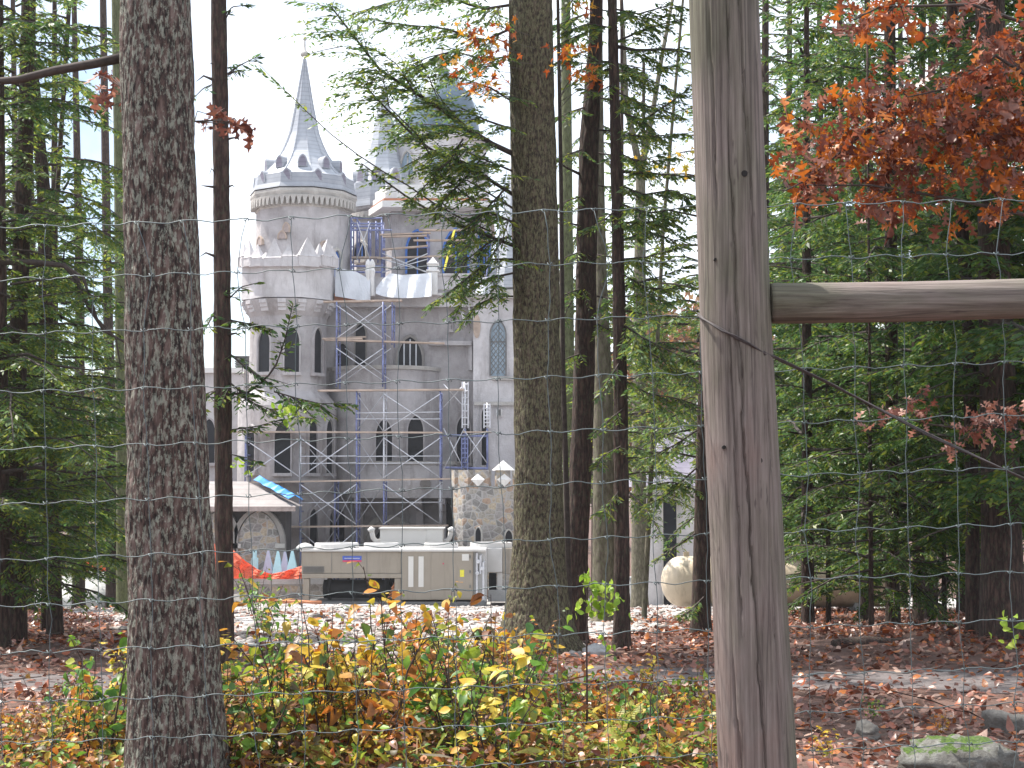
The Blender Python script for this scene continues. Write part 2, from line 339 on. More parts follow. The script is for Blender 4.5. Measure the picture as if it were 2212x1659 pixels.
def scatter(V, Fs, pos, d, nrm, scale, bend=None):
    """instances of a small leaf outline (V: k x 3 with y along the leaf) as one vertex/face array"""
    V = np.asarray(V, float); Fs = np.asarray(Fs, int); N = len(pos); k = len(V)
    d = norm(d); x = norm(np.cross(d, nrm)); n = np.cross(x, d)
    L = np.repeat(V[None], N, 0).copy()
    if bend is not None: L[:, :, 2] += bend[:, None] * (L[:, :, 1] ** 2) - bend[:, None] * .6 * np.abs(L[:, :, 0])
    L *= np.asarray(scale).reshape(-1, 1, 1)
    W = L[:, :, 0:1] * x[:, None] + L[:, :, 1:2] * d[:, None] + L[:, :, 2:3] * n[:, None] + np.asarray(pos)[:, None]
    Fo = (Fs[None] + (np.arange(N) * k)[:, None, None]).reshape(-1, Fs.shape[1])
    return W.reshape(-1, 3), Fo
def strip_leaf(side):
    """side: (halfwidth, y) from stalk to tip -> folded strip of quads around a midrib"""
    v = []; 
    for w, y in side: v += [(-w, y, .12 * w), (0, y, 0), (w, y, .12 * w)]
    f = []
    for i in range(len(side) - 1): f += [(3 * i, 3 * i + 1, 3 * i + 4, 3 * i + 3), (3 * i + 1, 3 * i + 2, 3 * i + 5, 3 * i + 4)]
    return np.array(v, float), np.array(f)
OAK = strip_leaf([(.012, 0), (.012, .12), (.05, .16), (.2, .27), (.19, .31), (.06, .33), (.07, .41), (.33, .53), (.31, .6), (.09, .6), (.09, .67), (.24, .8), (.21, .86), (.06, .84), (.05, .92), (.004, 1)])
OVAL = strip_leaf([(.01, 0), (.012, .1), (.24, .28), (.32, .5), (.22, .76), (.005, 1)])
DRY = strip_leaf([(.02, 0), (.22, .25), (.3, .5), (.16, .8), (.01, 1)])
SPRIG = (np.array([(0, 0, 0), (-.16, .45, .03), (0, 1, -.06), (.16, .45, .03)]), np.array([(0, 3, 2, 1)]))
def maple():
    r = [.14, .5, .3, .72, .34, 1.0, .34, .72, .3, .5, .14]; a = np.radians([-165, -140, -105, -65, -35, 0, 35, 65, 105, 140, 165])
    v = [(0, .35, 0)] + [(q * math.sin(t) * .6, .35 + q * math.cos(t) * .65, .06 * q) for q, t in zip(r, a)]
    return np.array(v), np.array([(0, i, i + 1) for i in range(1, 11)])
MAPLE = maple()
def rnd(n, s=1.0): return rng.normal(0, s, (n, 3))

# ------------------------------------------------------------------ ground
def sheet(name, xs, ys, lift, mat, mask=None):
    X, Yy = np.meshgrid(xs, ys); V = np.stack([X, Yy, gz(X, Yy) + lift], -1).reshape(-1, 3)
    nx, ny = len(xs), len(ys); i = np.arange(nx * ny).reshape(ny, nx)
    Fq = np.stack([i[:-1, :-1], i[:-1, 1:], i[1:, 1:], i[1:, :-1]], -1).reshape(-1, 4)
    if mask is not None:
        c = V[Fq].mean(1); Fq = Fq[mask(c[:, 0], c[:, 1])]
    o = link(name, np_mesh(name, V, Fq, [mat], smooth=True)); return tag(o, kind='structure')
gx = np.concatenate([[-900, -500, -250, -120], np.arange(-60, 60.1, .6), [120, 250, 500, 900]])
gy = np.concatenate([np.arange(-12, 40, .5), np.arange(40, 100, 1.5), [110, 130, 160, 200, 260, 340, 400, 600, 900]])
sheet('ground', gx, gy, 0, 'soil')
def path_mask(x, y): return (y > 12.5 + .35 * np.sin(x * .8) + .2 * np.sin(x * 2.3)) & (y < 13.9 + .2 * np.sin(x * 1.9) + .3 * np.sin(x * .6 + 1) + .0 * x)
sheet('path', np.arange(-30, 30, .2), np.arange(11.5, 15.3, .1), .006, 'path', path_mask)
def grav_mask(x, y):
    l = np.interp(y, [16, 20, 35, 66], [-3.6, -4.6, -9.5, -24]) + .35 * np.sin(y * 1.7); r = np.interp(y, [16, 20, 35, 66], [.6, 1.7, 5.2, 22]) + .4 * np.sin(y * 1.3)
    return (x > l) & (x < r) & (y > 15.3 + .35 * np.sin(x * 2.1))
sheet('gravel_ground', np.arange(-26, 26, .3), np.concatenate([np.arange(15, 30, .25), np.arange(30, 68, .6)]), .012, 'gravel', grav_mask)

# pebbles on the gravel
def stones(N, area, smin, smax, mat, name, label, mask):
    P0 = []
    while len(P0) < N:
        q = rng.random((N * 3, 2)); x = area[0] + q[:, 0] * (area[1] - area[0]); y = area[2] + (q[:, 1] ** 1.6) * (area[3] - area[2])
        ok = mask(x, y); P0 += list(np.stack([x, y], -1)[ok])
    P0 = np.array(P0[:N]); s = rng.uniform(smin, smax, N) * (1 + .8 * (rng.random(N) > .94))
    ico = np.array([(0, 0, 1), (.9, 0, .35), (.28, .85, .4), (-.72, .53, .35), (-.72, -.53, .4), (.28, -.85, .3), (.7, .5, -.5), (-.3, .8, -.5), (-.9, 0, -.5), (-.3, -.8, -.5), (.7, -.5, -.5)])
    fc = np.array([(0, 1, 2), (0, 2, 3), (0, 3, 4), (0, 4, 5), (0, 5, 1), (1, 6, 2), (2, 7, 3), (3, 8, 4), (4, 9, 5), (5, 10, 1), (2, 6, 7), (3, 7, 8), (4, 8, 9), (5, 9, 10), (1, 10, 6)])
    V = ico[None] * rng.uniform(.65, 1.3, (N, 11, 1)); V[:, :, 2] *= .62
    a = rng.random(N) * 6.283; c, sn = np.cos(a), np.sin(a)
    V = np.stack([V[:, :, 0] * c[:, None] * 1.25 - V[:, :, 1] * sn[:, None], V[:, :, 0] * sn[:, None] * 1.25 + V[:, :, 1] * c[:, None], V[:, :, 2]], -1) * s[:, None, None]
    V += np.stack([P0[:, 0], P0[:, 1], gz(P0[:, 0], P0[:, 1]) + s * .25], -1)[:, None]
    Fo = (fc[None] + (np.arange(N) * 11)[:, None, None]).reshape(-1, 3)
    return tag(link(name, np_mesh(name, V.reshape(-1, 3), Fo, [mat])), label, 'gravel', kind='stuff')
stones(9000, (-22, 20, 15.2, 63), .025, .07, 'pebble', 'gravel_stones', 'pale loose stones covering the cleared slope before the castle', grav_mask)

# fallen leaves
def litter(N, area, mask, name, label, smin, smax, pw=1.5):
    q = rng.random((N, 2)); x = area[0] + q[:, 0] * (area[1] - area[0]); y = area[2] + (q[:, 1] ** pw) * (area[3] - area[2])
    half = .36 * y + 2; ok = (np.abs(x) < half) & mask(x, y); x, y = x[ok], y[ok]; n = len(x)
    a = rng.random(n) * 6.283; d = np.stack([np.cos(a), np.sin(a), rng.normal(0, .25, n)], -1)
    nr = np.array([0, 0, 1.0]) + rnd(n, .42); s = rng.uniform(smin, smax, n) * (1 + y / 60)
    pos = np.stack([x, y, gz(x, y) + .012 + rng.random(n) * .03], -1)
    V, Fq = scatter(*DRY, pos, d, nr, s, rng.normal(-.1, .35, n))
    return tag(link(name, np_mesh(name, V, Fq, ['litter'])), label, 'fallen leaves', kind='stuff')
allm = lambda x, y: np.ones_like(x, bool)
litter(170000, (-16, 16, 6, 40), lambda x, y: (~path_mask(x, y) | (rng.random(len(x)) < .5)) & (~grav_mask(x, y) | (rng.random(len(x)) < .22)) & (rng.random(len(x)) < .72 + .28 * np.sin(x * 2.1 + 1.7 * np.sin(y * 1.3)) * np.sin(y * 1.7 + x)), 'leaf_litter', 'reddish brown fallen leaves carpeting the forest floor', .042, .08)

# ------------------------------------------------------------------ castle
def arch(w, h, n=7, rise=1.0):
    """pointed-arch outline (x, z), base at z = 0"""
    hw = w / 2; sp = max(h - w * rise, h * .3); hh = h - sp
    pts = [(-hw, 0), (-hw, sp)]
    for i in range(1, n):
        t = i / n; pts.append((-hw * (1 - t ** 1.75), sp + hh * (1 - (1 - t) ** 1.55) * .98))
    pts.append((0, h))
    return pts + [(-x, z) for x, z in pts[::-1][1:]]
def window(name, w, h, root, pos, rz, mats, fr=.065, proud=.15, back=.3, sill=True, mull=0, lattice=False, bars=0):
    mb = MB(); inn = arch(w, h); out = [(x * (1 + 2 * fr / w), z if z < .01 else z + fr * (.6 if abs(x) > w * .3 else 1.15)) for x, z in inn]
    n = len(inn); k = n
    vs = [(x, back, z) for x, z in out] + [(x, -proud, z) for x, z in out] + [(x, -proud, z) for x, z in inn] + [(x, back, z) for x, z in inn]
    fs = []
    for q in range(3):
        for i in range(n - 1): fs.append((q * n + i, q * n + i + 1, (q + 1) * n + i + 1, (q + 1) * n + i))
    mb.add(vs, fs, 0)
    mb.add([(x, -.03, z) for x, z in inn], [tuple(range(n))], 1)
    if sill: mb.box(-w / 2 - fr * 1.5, w / 2 + fr * 1.5, -proud - .08, back, -.14, 0.001, 0)
    for i in range(mull):
        x = -w / 2 + w * (i + 1) / (mull + 1); mb.box(x - .03, x + .03, -.075, .03, 0, h * .93, 2)
    for i in range(bars):
        z = h * .62 * (i + 1) / (bars); mb.box(-w / 2, w / 2, -.07, .03, z - .03, z + .03, 2)
    if lattice:
        for s in (-1, 1):
            for c in np.arange(-h, h * 1.6, .27):
                p = [(x, c + s * x * 1.3) for x in np.linspace(-w / 2, w / 2, 9)]
                p = [(x, z) for x, z in p if .02 < z < np.interp(abs(x), [0, w / 2], [h, h - w * .95])]
                if len(p) > 1: mb.tube([(p[0][0], -.045, p[0][1]), (p[-1][0], -.045, p[-1][1])], .02, 4, 2)
    o = mb.build(name, mats, root); o.matrix_basis = Matrix.Translation(pos) @ Matrix.Rotation(rz, 4, 'Z'); return o
WIN = ['stucco', 'glass', 'stucco_dark']
GZC = -3.4
castle = thing('castle', 'grey stucco castle under construction with pointed spires, arched windows and scaffolding in front', 'castle', (PX(820, 1290, 74), 74, GZC))
def on_drum(c, r, px, py0, py1, wpx, name, root, mats=WIN, **k):
    s = (px - c[2]) * 1.0 / (r * F / c[3]); s = max(-.97, min(.97, s)); a = math.asin(s)
    Yf = c[1] - r * math.cos(a); z0, z1 = Z(py1, Yf), Z(py0, Yf)
    w = M(wpx, Yf) / max(.35, math.cos(a))
    rq = r + .015; p = Vector((c[0] + rq * math.sin(a), c[1] - rq * math.cos(a), z0))
    return window(name, w, z1 - z0, root, p, a, mats, **k)

# front turret with its drum of pointed merlons
tc_ = (PX(621, 900, 72), 72.0, 621, 72.0)
r1 = M(83, 72)
mb = MB(); mb.lathe(tc_, [(M(106, 72), GZC), (M(106, 72), Z(880, 72)), (M(101, 72), Z(868, 72)), (r1 + .04, Z(850, 72)), (r1, Z(845, 72)), (r1, Z(690, 72)), (M(92, 72), Z(672, 72)), (M(99, 72), Z(655, 72))], 32)
turret = mb.build('corner_turret', ['stucco'], castle)
mb = MB(); mb.lathe(tc_, [(M(104, 72), Z(653, 72)), (M(103, 72), Z(640, 72)), (M(103, 72), Z(568, 72)), (M(96, 72), Z(568, 72)), (M(96, 72), Z(600, 72))], 8, 0, R(22.5))
par = mb.build('turret_parapet', ['stucco_pale'], castle)
for px, w, t in [(522, 12, 536), (529, 15, 525), (545, 19, 520), (566, 22, 528), (585, 17, 545), (604, 30, 515), (634, 22, 530), (654, 14, 548), (673, 31, 513), (696, 15, 526), (711, 23, 517), (720, 14, 532)]:
    q = max(-.97, min(.97, (px - 621) / 101)); a = math.asin(q); rr = M(100, 72); Yf = 72 - rr * math.cos(a)
    z0 = Z(576, Yf); z1 = Z(t, Yf); zs = Z(558, Yf) + random.gauss(0, .06); hw = M(w * 1.3, Yf) / 2 / max(.5, math.cos(a)); d = .18; mb = MB()
    ring = lambda k, z: [(-hw * k, -d * k, z), (hw * k, -d * k, z), (hw * k, d * k, z), (-hw * k, d * k, z)]
    vs = ring(1, z0) + ring(1, zs) + ring(1.1, zs + .02) + ring(.9, zs + .07) + ring(.5, zs + (z1 - zs) * .5) + ring(.05, z1)
    mb.add(vs, [(3, 2, 1, 0), (20, 21, 22, 23)] + [(k * 4 + n, k * 4 + (n + 1) % 4, k * 4 + 4 + (n + 1) % 4, k * 4 + 4 + n) for k in range(5) for n in range(4)])
    o = mb.build('merlon', ['stucco_pale'], par); o.matrix_basis = Matrix.Translation((tc_[0] + rr * math.sin(a), 72 - rr * math.cos(a), 0)) @ Matrix.Rotation(a, 4, 'Z')
for i in range(9):
    a = R(-100 + i * 25); mb = MB(); rr = M(96, 72)
    for q, (d, zz) in enumerate([(.34, 656), (.24, 664), (.14, 672)]): mb.box(-.18, .18, -d, .1, Z(zz + 8, 72), Z(zz, 72) - .003)
    o = mb.build('corbel', ['stucco_pale'], turret); o.matrix_basis = Matrix.Translation((tc_[0] + (r1 + .05) * math.sin(a), 72 - (r1 + .05) * math.cos(a), 0)) @ Matrix.Rotation(a, 4, 'Z')
for px, y0, y1, w in [(584, 711, 804, 28), (640, 706, 804, 31), (688, 708, 806, 15)]: on_drum(tc_, r1, px, y0, y1, w, 'window', turret)
for px, y0, y1, w in [(560, 920, 1020, 22), (627, 910, 1022, 34), (685, 907, 1022, 16), (714, 905, 1022, 13)]: on_drum(tc_, M(106, 72), px, y0, y1, w, 'window', turret)
for px, y0, y1, w in [(687, 1098, 1185, 16), (718, 1104, 1190, 8)]: on_drum(tc_, M(106, 72), px, y0, y1, w, 'window', turret, sill=False)

# round tower behind it, with cornice and flared spire
uc = (PX(655, 500, 75), 75.0, 655, 75.0)
mb = MB(); mb.lathe(uc, [(M(103, 75), Z(700, 75)), (M(103, 75), Z(452, 75))], 10, 0, R(18))
tower = mb.build('round_tower', ['stucco'], castle)
mb = MB(); mb.lathe(uc, [(M(103, 75), Z(463, 75)), (M(106, 75), Z(461, 75)), (M(106, 75), Z(446, 75)), (M(114, 75), Z(440, 75)), (M(117, 75), Z(432, 75)), (M(117, 75), Z(426, 75)), (M(108, 75), Z(423, 75))], 10, 0, R(18))
corn = mb.build('cornice', ['trim'], tower)
for i in range(30):
    a = R(-90 + i * 6.2); mb = MB(); mb.slab([(-.05, Z(459, 75)), (.05, Z(459, 75)), (.09, Z(447, 75)), (.17, Z(440, 75)), (-.17, Z(440, 75)), (-.09, Z(447, 75))], -.16, .1)
    rr = M(107, 75); o = mb.build('corbel', ['trim'], corn); o.matrix_basis = Matrix.Translation((uc[0] + rr * math.sin(a), 75 - rr * math.cos(a), 0)) @ Matrix.Rotation(a, 4, 'Z')
def spire(c, prof, hw0, n, a0, name, mats, root):
    mb = MB(); mb.lathe(c, [(M(h * 1.05, c[3]), Z(y, c[3])) for h, y in prof[:hw0]], n, 0, a0); mb.lathe(c, [(M(h * 1.05, c[3]), Z(y, c[3])) for h, y in prof[hw0 - 1:]], n, 1, a0)
    return mb.build(name, mats, root)
prof = [(112, 423), (107, 412), (104, 392), (96, 389), (88, 382), (74, 368), (61, 352), (49, 334), (39, 312), (31, 290), (25, 262), (20, 236), (15, 208), (11, 182), (6.5, 155), (2.2, 128), (.8, 122)]
roof = spire(uc, prof, 3, 10, R(18), 'spire_roof', ['slate', 'lead'], castle)
mb = MB()
for i in range(10):
    a = R(18 + 36 * i)
    mb.tube([(uc[0] + M(h * 1.05, 75) * math.sin(a), 75 - M(h * 1.05, 75) * math.cos(a), Z(y, 75)) for h, y in prof[2:-1]], .035, 5)
mb.build('ridge_ribs', ['lead'], roof)
def dormer(c, a, rpx, ypx, w, h, root):
    hw = w / 2; mb = MB(); out = arch(w * 1.35, h * 1.2); inn = arch(w, h)
    mb.slab(out, -.12, .7, 0); mb.add([(x, -.126, z + .03) for x, z in inn], [tuple(range(len(inn)))], 1)
    Yc = c[3]; r = M(rpx, Yc); o = mb.build('dormer', ['slate', 'purple_roof'], root)
    o.matrix_basis = Matrix.Translation((c[0] + r * math.sin(a), Yc - r * math.cos(a), Z(ypx, Yc))) @ Matrix.Rotation(a, 4, 'Z')
for i in range(10): dormer(uc, R(36 * i + 6), 80, 376, .34, .5, roof)
for i in range(10): dormer(uc, R(36 * i - 12), 102, 409, .36, .5, roof)
mb = MB(); mb.lathe((uc[0], 75), [(.05, Z(125, 75)), (.2, Z(121, 75)), (.23, Z(117, 75)), (.15, Z(112, 75)), (.05, Z(108, 75)), (.035, Z(88, 75)), (.09, Z(86, 75)), (.09, Z(83, 75)), (.02, Z(80, 75)), (.01, Z(60, 75))], 10)
mb.build('finial', ['trim'], roof, True)
on_drum(uc, M(103, 75), 733, 541, 600, 12, 'window', tower, ['trim', 'blue', 'blue'], fr=.12)
for px, y0, y1, w in [(624, 500, 516, 16), (633, 482, 502, 12), (571, 512, 530, 12), (711, 522, 537, 12)]: on_drum(uc, M(103, 75), px, y0, y1, w, 'niche', tower, ['plank', 'wood_fascia', 'plank'], fr=.05, proud=.05, sill=False)

# second spire further back
sc = (PX(828, 500, 80), 80.0, 828, 80.0)
mb = MB(); mb.lathe(sc, [(M(66, 80), Z(700, 80)), (M(66, 80), Z(466, 80)), (M(72, 80), Z(460, 80)), (M(74, 80), Z(452, 80))], 10, 0, R(18))
t2 = mb.build('rear_tower', ['stucco'], castle)
for i in range(12):
    a = R(-80 + i * 9); mb = MB(); mb.slab([(-.06, Z(480, 80)), (.06, Z(480, 80)), (.18, Z(467, 80)), (-.18, Z(467, 80))], -.15, .1); rr = M(66, 80)
    o = mb.build('corbel', ['trim'], t2); o.matrix_basis = Matrix.Translation((sc[0] + rr * math.sin(a), 80 - rr * math.cos(a), 0)) @ Matrix.Rotation(a, 4, 'Z')
prof2 = [(72, 455), (69, 440), (67, 402), (62, 398), (56, 388), (47, 372), (40, 352), (33, 328), (26, 296), (19, 262), (13, 232), (8, 210), (2.5, 190), (1, 184)]
roof2 = spire(sc, prof2, 3, 10, R(18), 'spire_roof', ['slate', 'lead'], castle)
for i in range(10): dormer(sc, R(36 * i - 8), 62, 402, .42, .62, roof2)
on_drum(sc, M(66, 80), 785, 522, 562, 30, 'window', t2, ['trim', 'glass', 'blue'], fr=.08, mull=2)

# central block with bowed bay and balconies
mb = MB()
x0, x1 = PX(700, 900, 73), PX(1026, 900, 73)
mb.box(x0, x1, 73, 80.5, GZC, Z(646, 73))
block = mb.build('central_block', ['stucco'], castle)
def bow(pxa, pxb, Y0, prot, z0, z1, grow=0, n=20):
    xa, xb = PX(pxa, 900, Y0) - grow, PX(pxb, 900, Y0) + grow; p = []
    for i in range(n + 1):
        t = -1 + 2 * i / n; p.append(((xa + xb) / 2 + (xb - xa) / 2 * t, Y0 - (prot + grow) * (1 - abs(t) ** 3.2)))
    return p + [(xb, Y0 + .4), (xa, Y0 + .4)]
mb = MB(); mb.prism(bow(711, 948, 73, 1.5, 0, 0), Z(1065, 71.5), Z(792, 71.5)); bay = mb.build('bowed_bay', ['stucco'], castle)
mb = MB(); mb.prism(bow(711, 948, 73, 1.5, 0, 0, .09), Z(797, 71.5), Z(789, 71.5)); mb.build('balcony_ledge', ['trim'], bay)
def flat_win(px, y0, y1, w, Y, root, mats=WIN, **k):
    z0, z1 = Z(y1, Y), Z(y0, Y); return window('window', M(w, Y), z1 - z0, root, Vector((PX(px, (y0 + y1) / 2, Y), Y, z0)), 0, mats, **k)
flat_win(830, 906, 998, 35, 71.52, bay); flat_win(898, 898, 998, 33, 71.56, bay)
mb = MB(); mb.prism(bow(738, 1008, 73, 2.3, 0, 0), Z(1076, 70.7), Z(1003, 70.7)); balc = mb.build('lower_balcony', ['stucco_pale'], castle)
mb = MB(); mb.prism(bow(738, 1008, 73, 2.3, 0, 0, .1), Z(1003, 70.7), Z(996, 70.7)); mb.build('balcony_ledge', ['trim'], balc)
# lion-mask medallion
mb = MB(); c = P(919, 1045, 70.62)
mb.lathe((0, 0), [(.02, -.12), (.2, -.09), (.25, 0)], 14); mb.lathe((0, 0), [(.11, -.15), (.09, -.2), (.02, -.24)], 10)
for sx in (-.1, .1): mb.lathe((sx, .1), [(.05, -.14), (.03, -.17)], 8)
o = mb.build('medallion', ['stucco_dark'], balc); o.matrix_basis = Matrix.Translation(c) @ Matrix.Rotation(R(-90), 4, 'X') @ Matrix.Rotation(R(180), 4, 'Y') @ Matrix.Rotation(R(180), 4, 'Z')
# upper storey of the block
flat_win(886, 728, 800, 52, 73, block, ['stucco_dark', 'glass', 'scaf_grey'], fr=.12, mull=3, sill=False)
flat_win(779, 700, 792, 22, 73, block, ['stucco_dark', 'glass', 'trim'], sill=False)
flat_win(740, 742, 792, 26, 73, block, ['stucco_dark', 'glass', 'trim'], sill=False)
flat_win(1001, 899, 1000, 28, 73, block); flat_win(975, 690, 712, 1, 73, block)
mb = MB(); mb.box(PX(972, 690, 73), PX(984, 690, 73), 72.95, 73.1, Z(697, 73), Z(684, 73)); mb.build('vent_opening', ['hole'], block)
mb = MB(); mb.box(PX(928, 744, 73), PX(1019, 744, 73), 72.65, 73.05, Z(747, 73), Z(738, 73)); mb.box(PX(1012, 744, 73), PX(1020, 744, 73), 72.8, 73.05, Z(800, 73), Z(747, 73) - .003); mb.build('box_ledge', ['stucco_pale'], block)
mb = MB(); mb.box(PX(706, 640, 72.6), PX(1024, 640, 72.6), 72.5, 73.2, Z(663, 72.6), Z(640, 72.6)); mb.box(PX(704, 640, 72.4), PX(1024, 640, 72.4), 72.3, 73.2, Z(640, 72.6) + .003, Z(634, 72.6)); mb.build('fascia', ['stucco_pale'], block)
mb = MB(); mb.box(PX(722, 640, 72.2), PX(768, 640, 72.2), 72.2, 72.29, Z(651, 72.2), Z(634, 72.2)); mb.build('brick_band', ['rust_brick'], block)
# arcade under the balcony
mb = MB(); xa, zc = PX(839, 1176, 72.9), Z(1180, 72.9)
for r0, r1_, yy in [(1.1, 1.32, 72.75), (.93, 1.085, 72.85)]:
    o_ = [(xa + r1_ * math.cos(t), zc + r1_ * 1.12 * math.sin(t)) for t in np.linspace(0, math.pi, 19)]; i_ = [(xa + r0 * math.cos(t), zc + r0 * 1.12 * math.sin(t)) for t in np.linspace(math.pi, 0, 19)]
    n = 19; vs = [(x, yy, z) for x, z in o_] + [(x, yy, z) for x, z in i_[::-1]] + [(x, 73.02, z) for x, z in o_] + [(x, 73.02, z) for x, z in i_[::-1]]
    fs = [(i, i + 1, n + i + 1, n + i) for i in range(n - 1)] + [(2 * n + i, 2 * n + i + 1, i + 1, i) for i in range(n - 1)] + [(n + i, n + i + 1, 3 * n + i + 1, 3 * n + i) for i in range(n - 1)]
    mb.add(vs, fs)
for s in (-1, 1): mb.box(xa + s * 1.12 - .2, xa + s * 1.12 + .2, 72.75, 73.02, GZC, zc)
mb.build('entrance_arch', ['trim'], block)
mb = MB(); mb.slab(arch(1.8, zc + 1.02 - GZC), 72.93, 73.05); o = mb.build('entrance_door', ['glass'], block); o.matrix_basis = Matrix.Translation((xa, 0, GZC))
for px in (775, 905, 955):
    mb = MB(); zt = Z(1077, 71.2); x = PX(px, 1110, 72)
    pr = [(0, 0), (-1.7, 0), (-1.68, -.25), (-.9, -.6), (-.45, -1.2), (-.3, -2.0), (0, -2.1)]
    vs = [(x - .16, 73 + a, zt + b) for a, b in pr] + [(x + .16, 73 + a, zt + b) for a, b in pr]; n = len(pr)
    mb.add(vs, [tuple(range(n)), tuple(range(n, 2 * n))[::-1]] + [(i, n + i, n + (i + 1) % n, (i + 1) % n) for i in range(n)])
    mb.build('balcony_bracket', ['stucco_pale'], balc)
flat_win(735, 1100, 1200, 20, 73, block, sill=False); flat_win(965, 1085, 1200, 26, 73, block, sill=False)

# right wing
mb = MB(); mb.box(PX(1022, 900, 71.4), PX(1165, 900, 71.4), 71.4, 80, GZC, Z(645, 71.4)); wing = mb.build('right_wing', ['stucco_pale'], castle)
mb = MB(); mb.box(PX(1016, 640, 71.2), PX(1172, 640, 71.2), 71.1, 80.2, Z(645, 71.4), Z(634, 71.4)); mb.box(PX(1020, 640, 71.2), PX(1168, 640, 71.2), 71.25, 80.1, Z(634, 71.4) + .002, Z(626, 71.4)); mb.build('cornice', ['trim'], wing)
mb = MB(); mb.box(PX(1024, 872, 71.4), PX(1160, 872, 71.4), 71.22, 71.45, Z(876, 71.4), Z(868, 71.4)); mb.box(PX(1062, 820, 71.4), PX(1160, 820, 71.4), 71.24, 71.45, Z(821, 71.4), Z(814, 71.4)); mb.build('string_course', ['trim'], wing)
flat_win(1076, 694, 812, 31, 71.4, wing, ['skid', 'glass_sky', 'skid'], fr=.07, lattice=True, sill=False, bars=1)
flat_win(1047, 882, 1005, 13, 71.4, wing)
flat_win(1078, 884, 900, 1, 71.4, wing, sill=False)
mb = MB(); t = np.linspace(0, 2 * math.pi, 18, endpoint=False); cx, cz = PX(1030, 705, 71.4), Z(705, 71.4)
mb.slab([(cx + .17 * math.cos(a), cz + .55 * math.sin(a)) for a in t], 71.36, 71.42); mb.build('oval_niche', ['plank'], wing)
mb = MB(); mb.box(PX(1071, 890, 71.3), PX(1085, 890, 71.3), 71.28, 71.4, Z(900, 71.4), Z(884, 71.4)); mb.box(PX(1073, 890, 71.3), PX(1083, 890, 71.3), 71.25, 71.279, Z(898, 71.4), Z(886, 71.4)); mb.build('meter_box', ['white_enamel'], wing)
cw = (PX(1112, 600, 74.5), 74.5, 1112, 74.5)
spire(cw, [(60, 627), (56, 600), (52, 585), (50, 583), (43, 555), (36, 520), (29, 480), (21, 430), (13, 380), (5, 330), (1, 315)], 3, 8, R(22.5), 'spire_roof', ['slate', 'lead'], castle)
mb = MB(); c = P(1006, 690, 72.5)
mb.lathe((0, 0), [(.03, .05), (.28, .0), (.42, -.1), (.43, -.13), (.25, -.04)], 16); mb.tube([(0, 0, .05), (0, .2, .25), (.1, .6, .3)], .04)
o = mb.build('satellite_dish', ['white_stone'], block); o.matrix_basis = Matrix.Translation(c) @ Matrix.Rotation(R(12), 4, 'Y') @ Matrix.Rotation(R(64), 4, 'Y') @ Matrix.Rotation(R(90), 4, 'Z')

# pavilion on the terrace, its slab, drum and dome
zt = Z(642, 73.2)
pav = [(PX(811, 520, 80), 80), (PX(846, 520, 77), 77), (PX(1058, 520, 77), 77), (PX(1058, 520, 77), 84), (PX(811, 520, 80), 84)]
mb = MB(); mb.prism(pav, zt, Z(447, 77)); pavi = mb.build('terrace_pavilion', ['stucco'], castle)
BW = ['blue', 'glass', 'blue']
for px, w, y0 in [(902, 44, 500), (985, 50, 497), (1046, 20, 500)]: flat_win(px, y0, 592, w, 77, pavi, BW, fr=.1, mull=1, bars=1, sill=False)
slab_ = [(PX(795, 450, 78.5), 78.5), (PX(826, 450, 75.8), 75.8), (PX(1058, 450, 75.8), 75.8), (PX(1066, 450, 78), 78), (PX(1066, 450, 78), 85), (PX(795, 450, 78.5), 85)]
mb = MB(); mb.prism(slab_, Z(447, 75.8), Z(433, 75.8)); slab = mb.build('roof_slab', ['white_stone'], castle)
def inset(poly, d):
    cx = sum(p[0] for p in poly) / len(poly); cy = sum(p[1] for p in poly) / len(poly)
    return [(cx + (x - cx) * (1 - d), cy + (y - cy) * (1 - d)) for x, y in poly]
mb = MB(); mb.prism(inset(slab_, .03), Z(433, 75.8) + .002, Z(427, 75.8)); mb.build('slab_flashing', ['rust_brick'], slab)
mb = MB(); mb.prism(inset(slab_, .05), Z(427, 75.8) + .004, Z(414, 75.8)); mb.prism(inset(slab_, .08), Z(414, 75.8) + .006, Z(396, 75.8)); mb.build('parapet_course', ['white_stone'], slab)
dc = (PX(954, 350, 81), 81.0, 954, 81.0); ra = M(104, 81)
mb = MB(); mb.lathe(dc, [(ra, Z(440, 81)), (ra, Z(322, 81)), (ra * 1.08, Z(316, 81)), (ra * 1.1, Z(308, 81)), (ra * .9, Z(305, 81))], 8, 0, R(22.5)); drum = mb.build('lantern_drum', ['stucco_pale'], castle)
for a in range(0, 360, 45):
    w = 1.05; z0, z1 = Z(378, 79), Z(324, 79); p = Vector((dc[0] + ra * .925 * math.sin(R(a)), 81 - ra * .925 * math.cos(R(a)), z0)); window('window', w, z1 - z0, drum, p, R(a), ['trim', 'glass_sky', 'trim'], mull=1)
dp = [(86, 306), (85, 296), (80, 268), (76, 244), (70, 222), (58, 200), (44, 184), (30, 172), (19, 163), (13, 155)]
mb = MB(); mb.lathe(dc, [(M(h, 81), Z(y, 81)) for h, y in dp], 16); dome = mb.build('dome', ['dome'], castle, True)
mb = MB(); mb.lathe(dc, [(M(h, 81), Z(y, 81)) for h, y in [(12, 156), (18, 153), (18, 150), (11, 149), (11, 134), (16, 132), (15, 129), (7, 120), (2, 110), (1, 92)]], 10); mb.build('finial', ['trim'], dome)
